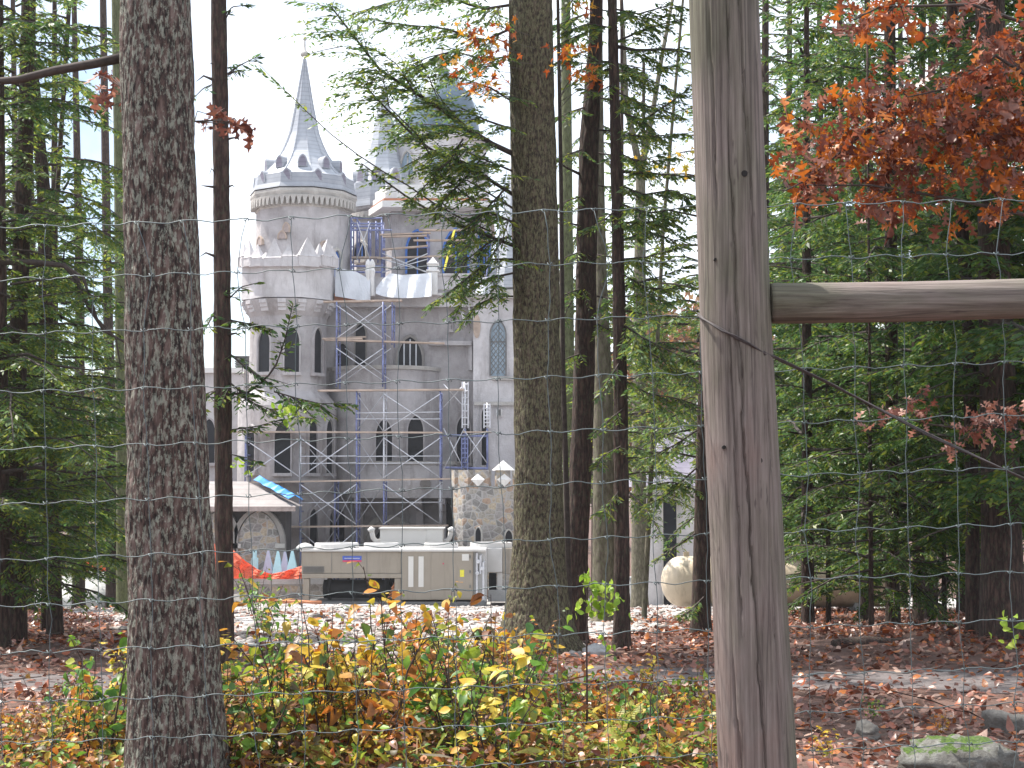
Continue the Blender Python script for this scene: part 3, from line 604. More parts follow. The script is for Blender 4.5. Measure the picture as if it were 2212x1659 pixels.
# terrace parapet
mb = MB(); mb.box(PX(933, 600, 72.4), PX(1022, 600, 72.4), 72.5, 72.8, Z(640, 72.5) + .35, Z(596, 72.5)); mb.box(PX(933, 600, 72.4), PX(1022, 600, 72.4), 72.42, 72.88, Z(596, 72.5) + .002, Z(591, 72.5))
mb.box(PX(720, 600, 72.7), PX(933, 600, 72.7), 72.66, 72.9, Z(640, 72.5) + .3, Z(598, 72.5)); mb.build('terrace_parapet', ['stucco_pale'], castle)
mb = MB(); p = P(935, 600, 72.3); hw = .22
for za, zb, k in [(638, 588, 1), (588, 584, 1.35), (584, 572, .9), (572, 569, 1.25)]: mb.box(p.x - hw * k, p.x + hw * k, 72.35 - hw * k, 72.35 + hw * k, Z(za, 72.4) + .003, Z(zb, 72.4))
mb.add([(p.x - hw, 72.35 - hw, Z(569, 72.4)), (p.x + hw, 72.35 - hw, Z(569, 72.4)), (p.x + hw, 72.35 + hw, Z(569, 72.4)), (p.x - hw, 72.35 + hw, Z(569, 72.4)), (p.x, 72.35, Z(555, 72.4))], [(0, 1, 4), (1, 2, 4), (2, 3, 4), (3, 0, 4), (3, 2, 1, 0)]); mb.build('terrace_pillar', ['white_stone'], castle)
for px in (795, 804):
    mb = MB(); p = P(px, 600, 72.2); mb.lathe((p.x, 72.2), [(.16, Z(640, 72.2)), (.12, Z(625, 72.2)), (.1, Z(600, 72.2)), (.15, Z(585, 72.2)), (.1, Z(580, 72.2)), (.14, Z(572, 72.2)), (.1, Z(565, 72.2)), (.03, Z(560, 72.2))], 10); mb.build('baluster', ['white_stone'], castle)
# low west range
mb = MB(); mb.box(PX(300, 900, 74), PX(526, 900, 74), 74, 80, GZC, Z(806, 74)); west = mb.build('west_range', ['stucco_pale'], castle)
mb = MB(); mb.box(PX(296, 800, 73.8), PX(527, 800, 73.8), 73.8, 80.2, Z(806, 74) + .002, Z(795, 74)); mb.build('coping', ['white_stone'], west)
flat_win(452, 905, 1000, 26, 74, west); flat_win(400, 905, 1000, 26, 74, west)
mb = MB()
for i in range(5): mb.box(PX(507, 780, 74.3), PX(538, 780, 74.3), 74.3, 74.9, Z(792 - i * 5, 74.3), Z(789 - i * 5, 74.3))
mb.box(PX(509, 780, 74.4), PX(536, 780, 74.4), 74.5, 74.8, Z(794, 74.3), Z(768, 74.3)); mb.build('roof_vent', ['skid'], west)

# tarps on the terrace (lie on it: things of their own)
def tarp(name, pts_px, Y, mat, label, cat, depth=.5, wav=.06, nx=26, nz=10):
    """draped sheet between a top and a bottom line given as (px, ytop, ybottom)"""
    pts = np.array(pts_px, float); xs = np.linspace(pts[0, 0], pts[-1, 0], nx); top = np.interp(xs, pts[:, 0], pts[:, 1]); bot = np.interp(xs, pts[:, 0], pts[:, 2])
    vs = []; ph = random.random() * 6
    for i in range(nx):
        for j in range(nz):
            t = j / (nz - 1); y = Y - depth * t * .6 + wav * math.sin(xs[i] * .16 + ph + 2.2 * t) * (.3 + t) + random.gauss(0, wav * .05)
            vs.append(P(xs[i], top[i] + (bot[i] - top[i]) * t, y))
    fs = [(i * nz + j, i * nz + j + 1, (i + 1) * nz + j + 1, (i + 1) * nz + j) for i in range(nx - 1) for j in range(nz - 1)]
    mb = MB(); mb.add(vs, fs); o = mb.build(name, [mat]); s = o.modifiers.new('thick', 'SOLIDIFY'); s.thickness = .012
    return tag(o, label, cat)
tarp('draped_tarp', [(724, 580, 640), (745, 582, 643), (772, 588, 648), (800, 604, 652)], 72.15, 'tarp', 'white sheet over the terrace wall right beside the pointed turret parapet', 'tarp')
tarp('draped_tarp', [(812, 622, 634), (826, 604, 640), (842, 590, 642), (870, 594, 644), (905, 592, 643), (932, 589, 640)], 71.9, 'tarp', 'large white sheet slanting over the terrace parapet beside the white pillar', 'tarp', .7, .08)
tarp('draped_tarp', [(1022, 612, 634), (1040, 600, 636), (1060, 598, 634)], 71.2, 'tarp', 'pale bluish sheet on the ledge above the latticed window', 'tarp', .4, .05, 12, 6)
mb = MB(); a, b = P(980, 499, 73.8), P(959, 582, 73.4)
d = Vector((.07, -.3, 0)); mb.tube([a, b], .03, 6); mb.tube([a + d, b + d], .03, 6)
for i in range(9): t = (i + .5) / 9; mb.tube([a.lerp(b, t), a.lerp(b, t) + d], .02, 5)
tag(mb.build('ladder', ['yellow']), 'narrow yellow ladder leaning against the terrace planks', 'ladder')

# ------------------------------------------------------------------ scaffolding
def frame(root, px, ya, yb, Y, depth=1.4, mat='scaf_blue', r=.036):
    """one ladder frame: two standards joined by rungs, seen end on"""
    mb = MB(); x = PX(px, (ya + yb) / 2, Y); z0, z1 = Z(yb, Y), Z(ya, Y)
    for y in (Y, Y + depth): mb.tube([(x, y, z0), (x, y, z1)], r, 8)
    for t in (.12, .35, .58, .8, .96): mb.tube([(x, Y, z0 + (z1 - z0) * t), (x, Y + depth, z0 + (z1 - z0) * t)], r * .7, 6)
    mb.tube([(x, Y + .35, z0 + (z1 - z0) * .12), (x, Y + .35, z0 + (z1 - z0) * .96)], r * .6, 6)
    return mb.build('ladder_frame', [mat], root, True)
def brace(root, pxa, pxb, ya, yb, Y, mat='scaf_grey', r=.024):
    xa, xb = PX(pxa, ya, Y), PX(pxb, yb, Y); za, zb = Z(ya, Y), Z(yb, Y); mb = MB()
    mb.tube([(xa, Y - .06, za), (xb, Y - .06, zb)], r, 6); mb.tube([(xa, Y - .1, zb), (xb, Y - .1, za)], r, 6)
    return mb.build('cross_brace', [mat], root, True)
def plank(root, pxa, pxb, y, Y, w=.5, th=.07, tilt=0, n=2):
    o = None
    for k in range(n):
        a, b = P(pxa - 4 * k, y + tilt, Y + k * w * 1.1), P(pxb - 9 * k, y, Y + k * w * 1.1); b.z += 0
        mb = MB(); mb.add([(a.x, a.y, a.z), (b.x, b.y, b.z), (b.x, b.y + w, b.z), (a.x, a.y + w, a.z), (a.x, a.y, a.z + th), (b.x, b.y, b.z + th), (b.x, b.y + w, b.z + th), (a.x, a.y + w, a.z + th)],
                      [(0, 3, 2, 1), (4, 5, 6, 7), (0, 1, 5, 4), (1, 2, 6, 5), (2, 3, 7, 6), (3, 0, 4, 7)]); o = mb.build('plank', ['plank'], root)
    return o
YS = 68.8
LV = [1262, 1140, 1040, 940, 845]
sc1 = thing('scaffold', 'tall blue and grey scaffold standing before the bowed bay and lower turret', 'scaffold', P(800, 1275, YS + .7))
for i, (a, b) in enumerate(zip(LV[1:], LV[:-1])):
    for px in ((648, 770, 829, 951) if i < 3 else (770, 829, 951)):
        frame(sc1, px, a, b, YS, mat='scaf_grey' if (px == 648 and i == 2) or (px == 829 and i > 1) or (px == 951 and i == 1) else 'scaf_blue')
    if i < 3: brace(sc1, 648, 770, b - 8, a + 6, YS)
    brace(sc1, 829, 951, b - 8, a + 6, YS)
    brace(sc1, 829, 951, b - 8, a + 6, YS + 1.4); brace(sc1, 770, 829, b - 8, a + 6, YS + 1.4)
    if i < 3: brace(sc1, 648, 723, b - 8, a + 6, YS + 1.4)
    if i in (0, 1): brace(sc1, 723, 770, b - 8, a + 6, YS + 1.4)
for y in (890, 905, 985, 1000, 1085, 1190):
    for pa, pb in ((648, 770), (770, 951)):
        if y < 930 and pa == 648: continue
        mb = MB(); mb.tube([P(pa, y + random.gauss(0, 2), YS - .05), P(pb, y, YS - .05)], .022, 6); mb.build('guard_rail', ['scaf_grey'], sc1, True)
frame(sc1, 723, 1140, 1262, YS + .6); frame(sc1, 723, 1040, 1140, YS + .6); frame(sc1, 530, 940, 1040, YS); brace(sc1, 530, 648, 1030, 950, YS); frame(sc1, 530, 1040, 1262, YS)
for pa, pb, y, tl in [(625, 968, 1137, 3), (524, 975, 1036, 8), (505, 955, 936, -2), (690, 1002, 843, 2)]: plank(sc1, pa, pb, y, YS - .1, tilt=tl)
sc2 = thing('scaffold', 'upper scaffold bay with planks between the pointed turret and the arched balcony window', 'scaffold', P(778, 843, 70.1))
for a, b in ((745, 836), (652, 745)):
    for px in (727, 827): frame(sc2, px, a, b, 70.0)
    brace(sc2, 727, 827, b - 14, a + 8, 70.0); brace(sc2, 745, 845, b - 14, a + 8, 71.3)
frame(sc2, 847, 652, 745, 70.4)
for pa, pb, y, tl in [(704, 960, 743, -8), (700, 782, 733, 0), (702, 868, 650, 3)]: plank(sc2, pa, pb, y, 70, .35, tilt=tl)
plank(sc2, 712, 790, 729, 70.6, .3, tilt=3, n=1)
sc3 = thing('scaffold', 'narrow scaffold tower with blue lower frames and pale ladder frames beside the right wing', 'scaffold', P(1005, 1275, 69.3))
for a, b, m in ((1135, 1262, 'scaf_grey'), (1020, 1135, 'scaf_blue'), (925, 1020, 'scaf_blue'), (825, 925, 'scaf_grey')):
    for px in (1003, 1052): frame(sc3, px, a + (45 if px == 1052 and a == 825 else 0), b, 69.2, 1.6, m)
for i, z in enumerate((1010, 940)):
    for px in (958, 1052):
        mb = MB(); mb.tube([P(958, z, 69.2), P(1054, z + 2, 69.2)], .05, 8); mb.tube([P(958, z, 70.6), P(1054, z + 2, 70.6)], .05, 8); 
    mb.build('ledger', ['scaf_blue'], sc3)
brace(sc3, 958, 1003, 1015, 925, 69.2); brace(sc3, 1003, 1052, 1000, 930, 69.2); brace(sc3, 958, 1003, 880, 830, 69.3)
plank(sc3, 1000, 1062, 935, 69.1, .4, n=1)
# ladder frame rungs facing the viewer
for px, ya, yb, m in ((1005, 825, 925, 'scaf_grey'), (1052, 872, 925, 'scaf_grey'), (1004, 945, 1015, 'scaf_blue')):
    mb = MB(); x = PX(px, ya, 69.1); z0, z1 = Z(yb, 69.1), Z(ya, 69.1)
    for dx in (-.13, .13): mb.tube([(x + dx, 69.05, z0), (x + dx, 69.05, z1)], .03, 6)
    for t in np.linspace(.08, .95, 7): mb.tube([(x - .13, 69.05, z0 + (z1 - z0) * t), (x + .13, 69.05, z0 + (z1 - z0) * t)], .025, 6)
    mb.build('access_ladder', [m], sc3)
sc4 = thing('scaffold', 'dense blue scaffold on the terrace before the rear spire and dark arched window', 'scaffold', P(800, 640, 75))
for px, ya, yb, Y in ((758, 470, 560, 74.6), (758, 560, 634, 74.6), (771, 470, 560, 75.5), (796, 478, 560, 76), (812, 478, 560, 75.4), (824, 472, 560, 74.6), (824, 560, 634, 74.6), (790, 575, 634, 75.2)): frame(sc4, px, ya, yb, Y, 1.2)
for y in (471, 483, 489, 497, 575, 588):
    mb = MB(); mb.tube([P(757, y, 74.6), P(826 + (20 if y > 490 and y < 500 else 0), y, 74.6)], .045, 8); mb.build('ledger', ['scaf_blue'], sc4)
brace(sc4, 771, 800, 560, 480, 74.5, 'scaf_grey', .025); plank(sc4, 757, 830, 557, 74.6, .4, n=1)
sc5 = thing('scaffold', 'planked scaffold across the blue framed terrace windows, partly behind hemlock twigs', 'scaffold', P(930, 636, 74.6))
for px in (826, 924, 1052): frame(sc5, px, 500, 570, 74.4, 1.2); frame(sc5, px, 570, 634, 74.4, 1.2)
brace(sc5, 826, 924, 590, 548, 74.3); brace(sc5, 826, 924, 588, 560, 74.35)
for pa, pb, y, tl in [(820, 930, 504, 4), (826, 922, 510, 2), (826, 924, 532, 8), (815, 985, 553, 6), (905, 1055, 498, 0), (893, 1050, 520, 0)]: plank(sc5, pa, pb, y, 74.3, .25, tilt=tl, n=1)

# ------------------------------------------------------------------ gatehouse, stone tower, right-hand house
gh = thing('gatehouse', 'low stone gatehouse with hipped shingle roof at the foot of the castle', 'gatehouse', P(560, 1290, 67.5))
gx0, gx1 = PX(330, 1100, 66), PX(636, 1100, 66); zE = Z(1094, 66)
mb = MB(); mb.box(gx0 + .5, gx1 - .45, 66.6, 68.35, GZC, zE - .02); gw = mb.build('wall', ['shade_wall'], gh)
e = .15; rz_ = Z(1040, 68.4)
mb = MB(); A = [(gx0, 65.7, zE), (gx1 + .1, 65.7, zE), (gx1 + .1, 68.4, zE), (gx0, 68.4, zE)]; Bq = [(gx0, 68.2, rz_), (PX(533, 1040, 68.2), 68.2, rz_)]
mb.add(A + Bq, [(0, 1, 5, 4), (1, 2, 5), (2, 3, 4, 5), (3, 0, 4), (3, 2, 1, 0)]); mb.build('roof', ['shingle'], gh)
mb = MB(); mb.box(gx0, gx1 + .08, 65.68, 65.8, zE - .2, zE - .003); mb.build('fascia', ['wood_fascia'], gh)
for px in (473, 560):
    mb = MB(); w = M(92 if px == 560 else 70, 66.5); x = PX(px, 1150, 66.5); h = Z(1103, 66.5) - GZC
    mb.slab([(x + a, GZC + b) for a, b in arch(w, h, 8, .8)], 66.35, 66.62); mb.build('arched_infill', ['field_stone'], gw)
    mb = MB(); o_ = [(x + a * 1.25, GZC + b * 1.045) for a, b in arch(w, h, 8, .8)]; i_ = [(x + a * 1.03, GZC + b * 1.01) for a, b in arch(w, h, 8, .8)]; n = len(o_)
    vs = [(a, 66.25, b) for a, b in o_] + [(a, 66.25, b) for a, b in i_] + [(a, 66.6, b) for a, b in o_] + [(a, 66.6, b) for a, b in i_]
    mb.add(vs, [(i, i + 1, n + i + 1, n + i) for i in range(n - 1)] + [(2 * n + i, 2 * n + i + 1, i + 1, i) for i in range(n - 1)] + [(n + i, n + i + 1, 3 * n + i + 1, 3 * n + i) for i in range(n - 1)]); mb.build('arch_moulding', ['stucco_dark'], gw)
    mb = MB(); mb.box(x - w * .62, x - w * .4, 66.2, 66.6, Z(1184, 66.3), Z(1174, 66.3)); mb.box(x + w * .4, x + w * .62, 66.2, 66.6, Z(1184, 66.3), Z(1174, 66.3)); mb.build('impost', ['trim'], gw)
mb = MB(); a0, a1 = P(558, 1040, 68.1), P(634, 1081, 66.1); n = 12
vs = []
for i in range(n): t = i / (n - 1); p = a0.lerp(a1, t); vs += [p + Vector((-.06 - .12 * random.random(), -.3, .06)), p + Vector((.05, 0, .18 + .1 * random.random())), p + Vector((.35 + .1 * random.random(), .2, .02))]
mb.add(vs, [(3 * i + j, 3 * i + j + 1, 3 * i + j + 4, 3 * i + j + 3) for i in range(n - 1) for j in range(2)]); o = mb.build('crumpled_tarp', ['tarp_blue']); o.modifiers.new('thick', 'SOLIDIFY').thickness = .015
tag(o, 'crumpled bright blue tarp lying along the gatehouse roof hip', 'tarp')
st = thing('stone_tower', 'squat tower of tawny field stone with white pyramid caps, right of the scaffold', 'tower', P(1050, 1290, 67))
tp = (PX(1065, 1100, 67.8), 67.8, 1065, 67.8); rs = M(88, 67.8)
mb = MB(); mb.lathe(tp, [(rs, GZC), (rs, Z(1050, 67.8)), (rs * .86, Z(1050, 67.8)), (rs * .86, Z(1070, 67.8))], 12, 0, R(15)); sw = mb.build('wall', ['field_stone'], st)
for i in range(12):
    a = R(30 * i + 15); mb = MB(); mb.box(-.3, .3, -.15, .15, Z(1050, 67.8) - .02, Z(1016, 67.8))
    o = mb.build('merlon', ['field_stone'], sw); o.matrix_basis = Matrix.Translation((tp[0] + rs * .92 * math.sin(a), 67.8 - rs * .92 * math.cos(a), 0)) @ Matrix.Rotation(a, 4, 'Z')
for px in (1034, 1090):
    a = math.asin((px - 1065) / 92); mb = MB(); zz = Z(1016, 66.2); h = Z(994, 66.2) - zz
    if px > 1050: mb.add([(-.42, -.3, zz + .003), (.42, -.3, zz + .003), (.42, .3, zz + .003), (-.42, .3, zz + .003), (0, 0, zz + h)], [(0, 1, 4), (1, 2, 4), (2, 3, 4), (3, 0, 4), (3, 2, 1, 0)])
    zc = Z(1036, 66.2); mb.add([(-.32, -.17, zc), (0, -.3, zc), (.32, -.17, zc), (0, -.17, zc + .25), (0, -.17, zc - .3)], [(0, 1, 3), (1, 2, 3), (1, 0, 4), (2, 1, 4), (0, 3, 2, 4)])
    o = mb.build('cap_stone', ['white_stone'], sw); o.matrix_basis = Matrix.Translation((tp[0] + rs * .94 * math.sin(a), 67.8 - rs * .94 * math.cos(a), 0)) @ Matrix.Rotation(a, 4, 'Z')
for px, y0, y1, w in [(1036, 1140, 1175, 12), (1098, 1145, 1180, 16)]: on_drum(tp, rs, px, y0, y1, w, 'window', sw, ['trim', 'glass', 'trim'], fr=.05, sill=False, proud=.06)
hs = thing('slate_house', 'grey house with steep purplish slate roof half hidden behind trunks right of the castle', 'house', P(1560, 1260, 62))
hx0, hx1 = PX(1375, 1100, 60), PX(1740, 1100, 60); zh = Z(1046, 60); zg = g1(10, 62) - .3
mb = MB(); mb.box(hx0 + .3, hx1 - .3, 60.2, 66, zg, zh); hw_ = mb.build('wall', ['stucco_pale'], hs)
zr = Z(905, 62.5); mb = MB(); mb.add([(hx0 - .1, 59.7, zh - .1), (hx1 + .1, 59.7, zh - .1), (hx1 + .1, 66.5, zh - .1), (hx0 - .1, 66.5, zh - .1), (PX(1462, 905, 63), 63, zr), (hx1 - 1.5, 63, zr)], [(0, 1, 5, 4), (1, 2, 5), (2, 3, 4, 5), (3, 0, 4), (3, 2, 1, 0)]); mb.build('roof', ['purple_roof'], hs)
mb = MB(); mb.box(hx0, hx1, 59.6, 59.75, zh - .3, zh - .06); mb.build('eave_board', ['trim'], hs)
mb = MB(); mb.box(PX(1431, 1150, 60.2), PX(1462, 1150, 60.2), 60.14, 60.3, zg, Z(1084, 60.2)); dr = mb.build('door', ['glass'], hs)
mb = MB()
for q in (1429, 1461): mb.box(PX(q, 1150, 60.2), PX(q + 3, 1150, 60.2), 60.05, 60.3, zg, Z(1082, 60.2))
mb.box(PX(1427, 1150, 60.2), PX(1466, 1150, 60.2), 60.04, 60.3, Z(1082, 60.2) + .002, Z(1076, 60.2)); mb.build('door_frame', ['trim'], hs)
mb = MB(); q = P(1375, 1245, 50); zq = g1(q.x, 50); mb.box(q.x - .2, q.x + .22, 50, 50.4, zq, zq + .95); mb.box(q.x - .24, q.x + .26, 49.95, 50.45, zq + .952, zq + 1.02); tag(mb.build('utility_cabinet', ['concrete']), 'small pale grey utility cabinet with white lid before the slate house', 'cabinet')

# ------------------------------------------------------------------ yard: chiller, vent box, wall, netting, caps, pipes
YC = 61.0; zgc = g1(PX(850, 1300, YC), YC)
ch = thing('industrial_chiller', 'long beige industrial chiller on a steel skid with open left bay', 'chiller', P(850, 1310, YC + 1))
def cb(name, pxa, pxb, ya, yb, Y0, Y1, mat, root=ch, bev=.02):
    mb = MB(); mb.box(PX(pxa, (ya + yb) / 2, Y0), PX(pxb, (ya + yb) / 2, Y0), Y0, Y1, Z(yb, Y0), Z(ya, Y0)); o = mb.build(name, [mat], root)
    if bev: b = o.modifiers.new('b', 'BEVEL'); b.width = bev; b.segments = 2
    return o
cb('upper_panel', 651, 866.5, 1192, 1239, YC, YC + 2.2, 'chiller'); cb('lower_rail', 652, 868, 1239.3, 1249, YC - .04, YC + 2.2, 'chiller')
cab = cb('control_cabinet', 867, 1022, 1190, 1296, YC - .06, YC + 2.2, 'chiller')
cb('top_tray', 648, 1050, 1186, 1191.5, YC - .1, YC + 2.3, 'white_enamel')
cb('skid', 645, 1050, 1300, 1312, YC - .1, YC + 2.3, 'skid'); 
for a, b in ((655, 668), (852, 866)): cb('leg', a, b, 1249.3, 1300, YC, YC + .3, 'chiller'); cb('leg', a, b, 1249.3, 1300, YC + 1.8, YC + 2.2, 'chiller')
for a, b in ((882, 893), (904, 915)): cb('louvre_strip', a, b, 1202, 1268, YC - .075, YC - .055, 'chiller_lt', cab, 0)
cb('access_door', 931, 1020, 1194, 1274, YC - .085, YC - .058, 'chiller', cab); cb('access_door', 931, 1020, 1276, 1294, YC - .085, YC - .058, 'chiller', cab)
for px in (716, 792): cb('panel_seam', px, px + .8, 1193, 1238, YC - .012, YC + .01, 'skid', ch, 0)
for k in range(7): cb('vent_slat', 655, 700, 1224 + k * 2, 1225 + k * 2, YC - .03, YC + .01, 'skid', ch, 0)
for px, y in ((1014, 1200), (1014, 1232), (1014, 1264)): cb('door_latch', px, px + 3, y, y + 6, YC - .12, YC - .084, 'skid', cab, 0)
cb('warning_sticker', 993.5, 1002.5, 1231, 1246, YC - .095, YC - .08, 'yellow', cab, 0); cb('notice_sticker', 998, 1013, 1197, 1211, YC - .095, YC - .08, 'chiller_lt', cab, 0)
cb('indicator_lamp', 956, 959, 1216, 1219, YC - .11, YC - .08, 'label_red', cab, 0)
lab = cb('badge', 740, 781, 1201, 1214, YC - .02, YC + .01, 'label_blue', ch, 0)
cb('badge_stripe', 740, 781, 1210, 1214, YC - .03, YC - .019, 'label_red', lab, 0); cb('badge_line', 744, 777, 1205.2, 1206.8, YC - .03, YC - .019, 'lilac', lab, 0)
mb = MB(); zc = Z(1272, YC + .8); r = .36; xa, xb = PX(698, 1272, YC + .8), PX(846, 1272, YC + .8)
mb.tube([(xa, YC + .8, zc), (xa + .04, YC + .8, zc), (xa + .1, YC + .8, zc), (xb - .1, YC + .8, zc), (xb - .04, YC + .8, zc), (xb, YC + .8, zc)], [r * .5, r, r, r, r, r * .5], 20)
for x in (xa + .2, xb - .25): mb.tube([(x, YC + .8, zc), (x + .05, YC + .8, zc), (x + .12, YC + .8, zc)], [r * 1.2, r * 1.2, r * 1.2], 20)
mb.tube([(xb - .3, YC + .55, zc), (xb + .1, YC + .5, zc + .1), (xb + .1, YC + .5, zc + .45)], .07, 8); mb.tube([(xa + 1, YC + .8, zc), (xa + 1, YC + .8, zc + .5)], .05, 8); mb.tube([(xa + 1.7, YC + .8, zc + .3), (xa + 1.5, YC + .8, zc + .6)], .04, 8)
mb.build('evaporator_barrel', ['black_foam'], ch, True)
mb = MB()
for i in range(4): mb.tube([(xb - .1 + .05 * i, YC + .3, zc - .3 + .12 * i), (xb + .12, YC + .25, zc - .2 + .12 * i), (xb + .15, YC + .5, zc + .1 * i)], .035, 6)
mb.build('pipework', ['copper'], ch)
for a, b, t in ((680, 775, 1176), (786, 862, 1176), (916, 990, 1174)):
    mb = MB(); cx_ = (PX(a, 1180, YC + 1.1) + PX(b, 1180, YC + 1.1)) / 2; rr = M(b - a, YC + 1.1) / 2; z0 = Z(1186, YC) + .003; z1 = z0 + .2
    mb.lathe((cx_, YC + 1.1), [(rr, z0), (rr, z1 - .05), (rr * .97, z1), (rr * .88, z1), (rr * .86, z0 + .05)], 28, 0, 0, min(1, 1.0 / rr))
    mb.lathe((cx_, YC + 1.1), [(.15, z0 + .1), (.15, z1 - .02)], 12)
    mb.build('fan_shroud', ['white_enamel'], ch)
mb = MB(); mb.lathe((PX(659, 1185, YC + .2), YC + .2), [(.33, Z(1186, YC) + .002), (.34, Z(1182, YC)), (.22, Z(1176, YC)), (.05, Z(1173, YC))], 14); mb.build('corner_cap', ['white_enamel'], ch, True)
ep = cb('end_panel', 1022.3, 1051, 1189, 1300, YC + .1, YC + 2.2, 'concrete')
mb = MB()
for px, ya, yb in ((1030, 1195, 1290), (1038, 1200, 1240), (1044, 1215, 1296)): mb.tube([P(px, yb, YC + .02), P(px, ya, YC + .02), P(px + 4, ya - 3, YC + .2)], .045, 8)
for px, y in ((1033, 1213), (1042, 1228), (1031, 1238)): mb.tube([P(px, y, YC + .08), P(px, y, YC - .06)], .08, 8)
mb.build('end_pipes', ['scaf_grey'], ep)
ch2 = thing('industrial_chiller', 'second chiller behind, showing its white lit end beside the mossy trunk', 'chiller', P(1120, 1300, 63.5))
cb('upper_panel', 1052, 1085, 1184, 1236, 62.6, 64.4, 'white_enamel', ch2); cb('side_panel', 1085.3, 1200, 1184, 1240, 62.7, 64.4, 'chiller', ch2)  # sunlit end made white, the light put into its colour
cb('leg', 1074, 1085, 1236.3, 1275, 62.7, 63, 'white_enamel', ch2); cb('leg', 1170, 1185, 1240.3, 1275, 62.7, 63, 'white_enamel', ch2); cb('skid', 1054, 1200, 1275.3, 1300, 62.6, 64.4, 'concrete', ch2); cb('compressor', 1056, 1072, 1240, 1274, 63, 64, 'black_foam', ch2)
mb = MB(); cx_ = PX(1050, 1180, 63.5); mb.lathe((cx_ + .2, 63.5), [(.85, Z(1184, 62.6) + .003), (.85, Z(1184, 62.6) + .2), (.72, Z(1184, 62.6) + .2), (.72, Z(1184, 62.6) + .05)], 24); mb.build('fan_shroud', ['white_enamel'], ch2)
vb = thing('vent_housing', 'pale sheet metal housing with curved white pipes at both ends behind the chiller', 'ventilator', P(888, 1290, 65.6))
zb0 = Z(1200, 65); mb = MB(); mb.box(PX(821, 1165, 65), PX(921, 1165, 65), 65, 66.6, zb0, Z(1143, 65)); mb.box(PX(921.3, 1165, 65), PX(956, 1165, 65), 64.98, 66.6, zb0, Z(1143, 65) - .002); o = mb.build('casing', ['chiller_lt'], vb)
mb = MB(); mb.box(PX(818, 1143, 65), PX(959, 1143, 65), 64.93, 66.65, Z(1143, 65) + .002, Z(1140.5, 65)); mb.build('lid', ['white_enamel'], vb)
mb = MB()
for px in (830, 945): mb.box(PX(px, 1250, 65), PX(px + 6, 1250, 65), 65.1, 66.5, g1(PX(px, 1250, 65), 65) - .05, zb0 - .002)
mb.build('support_stand', ['skid'], vb)
for s, px in ((-1, 821), (1, 956)):
    mb = MB(); p0 = P(px, 1169, 65.5); k = M(1, 65.5) * s
    mb.tube([p0, p0 + Vector((9 * k, 0, .0)), p0 + Vector((15 * k, 0, .14)), p0 + Vector((17 * k, 0, .3)), p0 + Vector((18 * k, 0, .42))], .11, 10); mb.tube([p0 + Vector((13 * k, 0, .42)), p0 + Vector((19 * k, 0, .47)), p0 + Vector((24 * k, 0, .4))], [.12, .15, .12], 10)
    mb.build('elbow_pipe', ['white_enamel'], vb, True)
# low wall
lw = MB(); YW = 64.3; lw.box(PX(120, 1260, YW), PX(700, 1260, YW), YW, YW + .5, g1(-12, YW) - .4, Z(1262, YW)); wall = thing('low_wall', 'low grey stone wall with concrete coping below the pyramid caps', 'wall', P(400, 1290, YW)); lw.build('wall_body', ['field_stone'], wall)
lw = MB(); lw.box(PX(118, 1260, YW), PX(702, 1260, YW), YW - .08, YW + .6, Z(1262, YW) + .002, Z(1247, YW)); lw.build('coping', ['concrete'], wall)
zw = Z(1247, YW)
for px, w, t, m, lb in [(550, 13, 1188, 'cyan', 'narrow pale cyan block with stepped tip, leftmost on the low wall'), (579, 24, 1190, 'lilac', 'grey lilac pyramid cap standing left of the cyan pyramid'), (600, 24, 1191, 'cyan', 'pale cyan pyramid cap between two lilac ones'), (615, 22, 1192, 'lilac', 'grey lilac pyramid cap second from the chiller'), (631, 26, 1189, 'cyan', 'pale cyan pyramid cap nearest the chiller')]:
    mb = MB(); p = P(px, 1247, YW + .25); hw = M(w, YW) / 2; h = Z(t, YW) - zw; y0 = YW + .25; d = min(hw, .28)
    if w < 20: mb.box(p.x - hw, p.x + hw, y0 - d, y0 + d, zw + .002, zw + h * .7); mb.box(p.x - hw * .6, p.x + hw * .6, y0 - d * .6, y0 + d * .6, zw + h * .7 + .002, zw + h)
    else:
        b4 = [(-1, -1), (1, -1), (1, 1), (-1, 1)]; vs = [(p.x + a * hw, y0 + b * d, zw + .002) for a, b in b4] + [(p.x + a * hw * .78, y0 + b * d * .78, zw + h * .3) for a, b in b4] + [(p.x + a * .04, y0 + b * .04, zw + h) for a, b in b4]
        mb.add(vs, [(3, 2, 1, 0), (8, 9, 10, 11)] + [(q * 4 + i, q * 4 + (i + 1) % 4, q * 4 + 4 + (i + 1) % 4, q * 4 + 4 + i) for q in range(2) for i in range(4)])
    tag(mb.build('pyramid_cap', [m]), lb, 'pyramid cap', 'pyramid caps stored on the low wall')
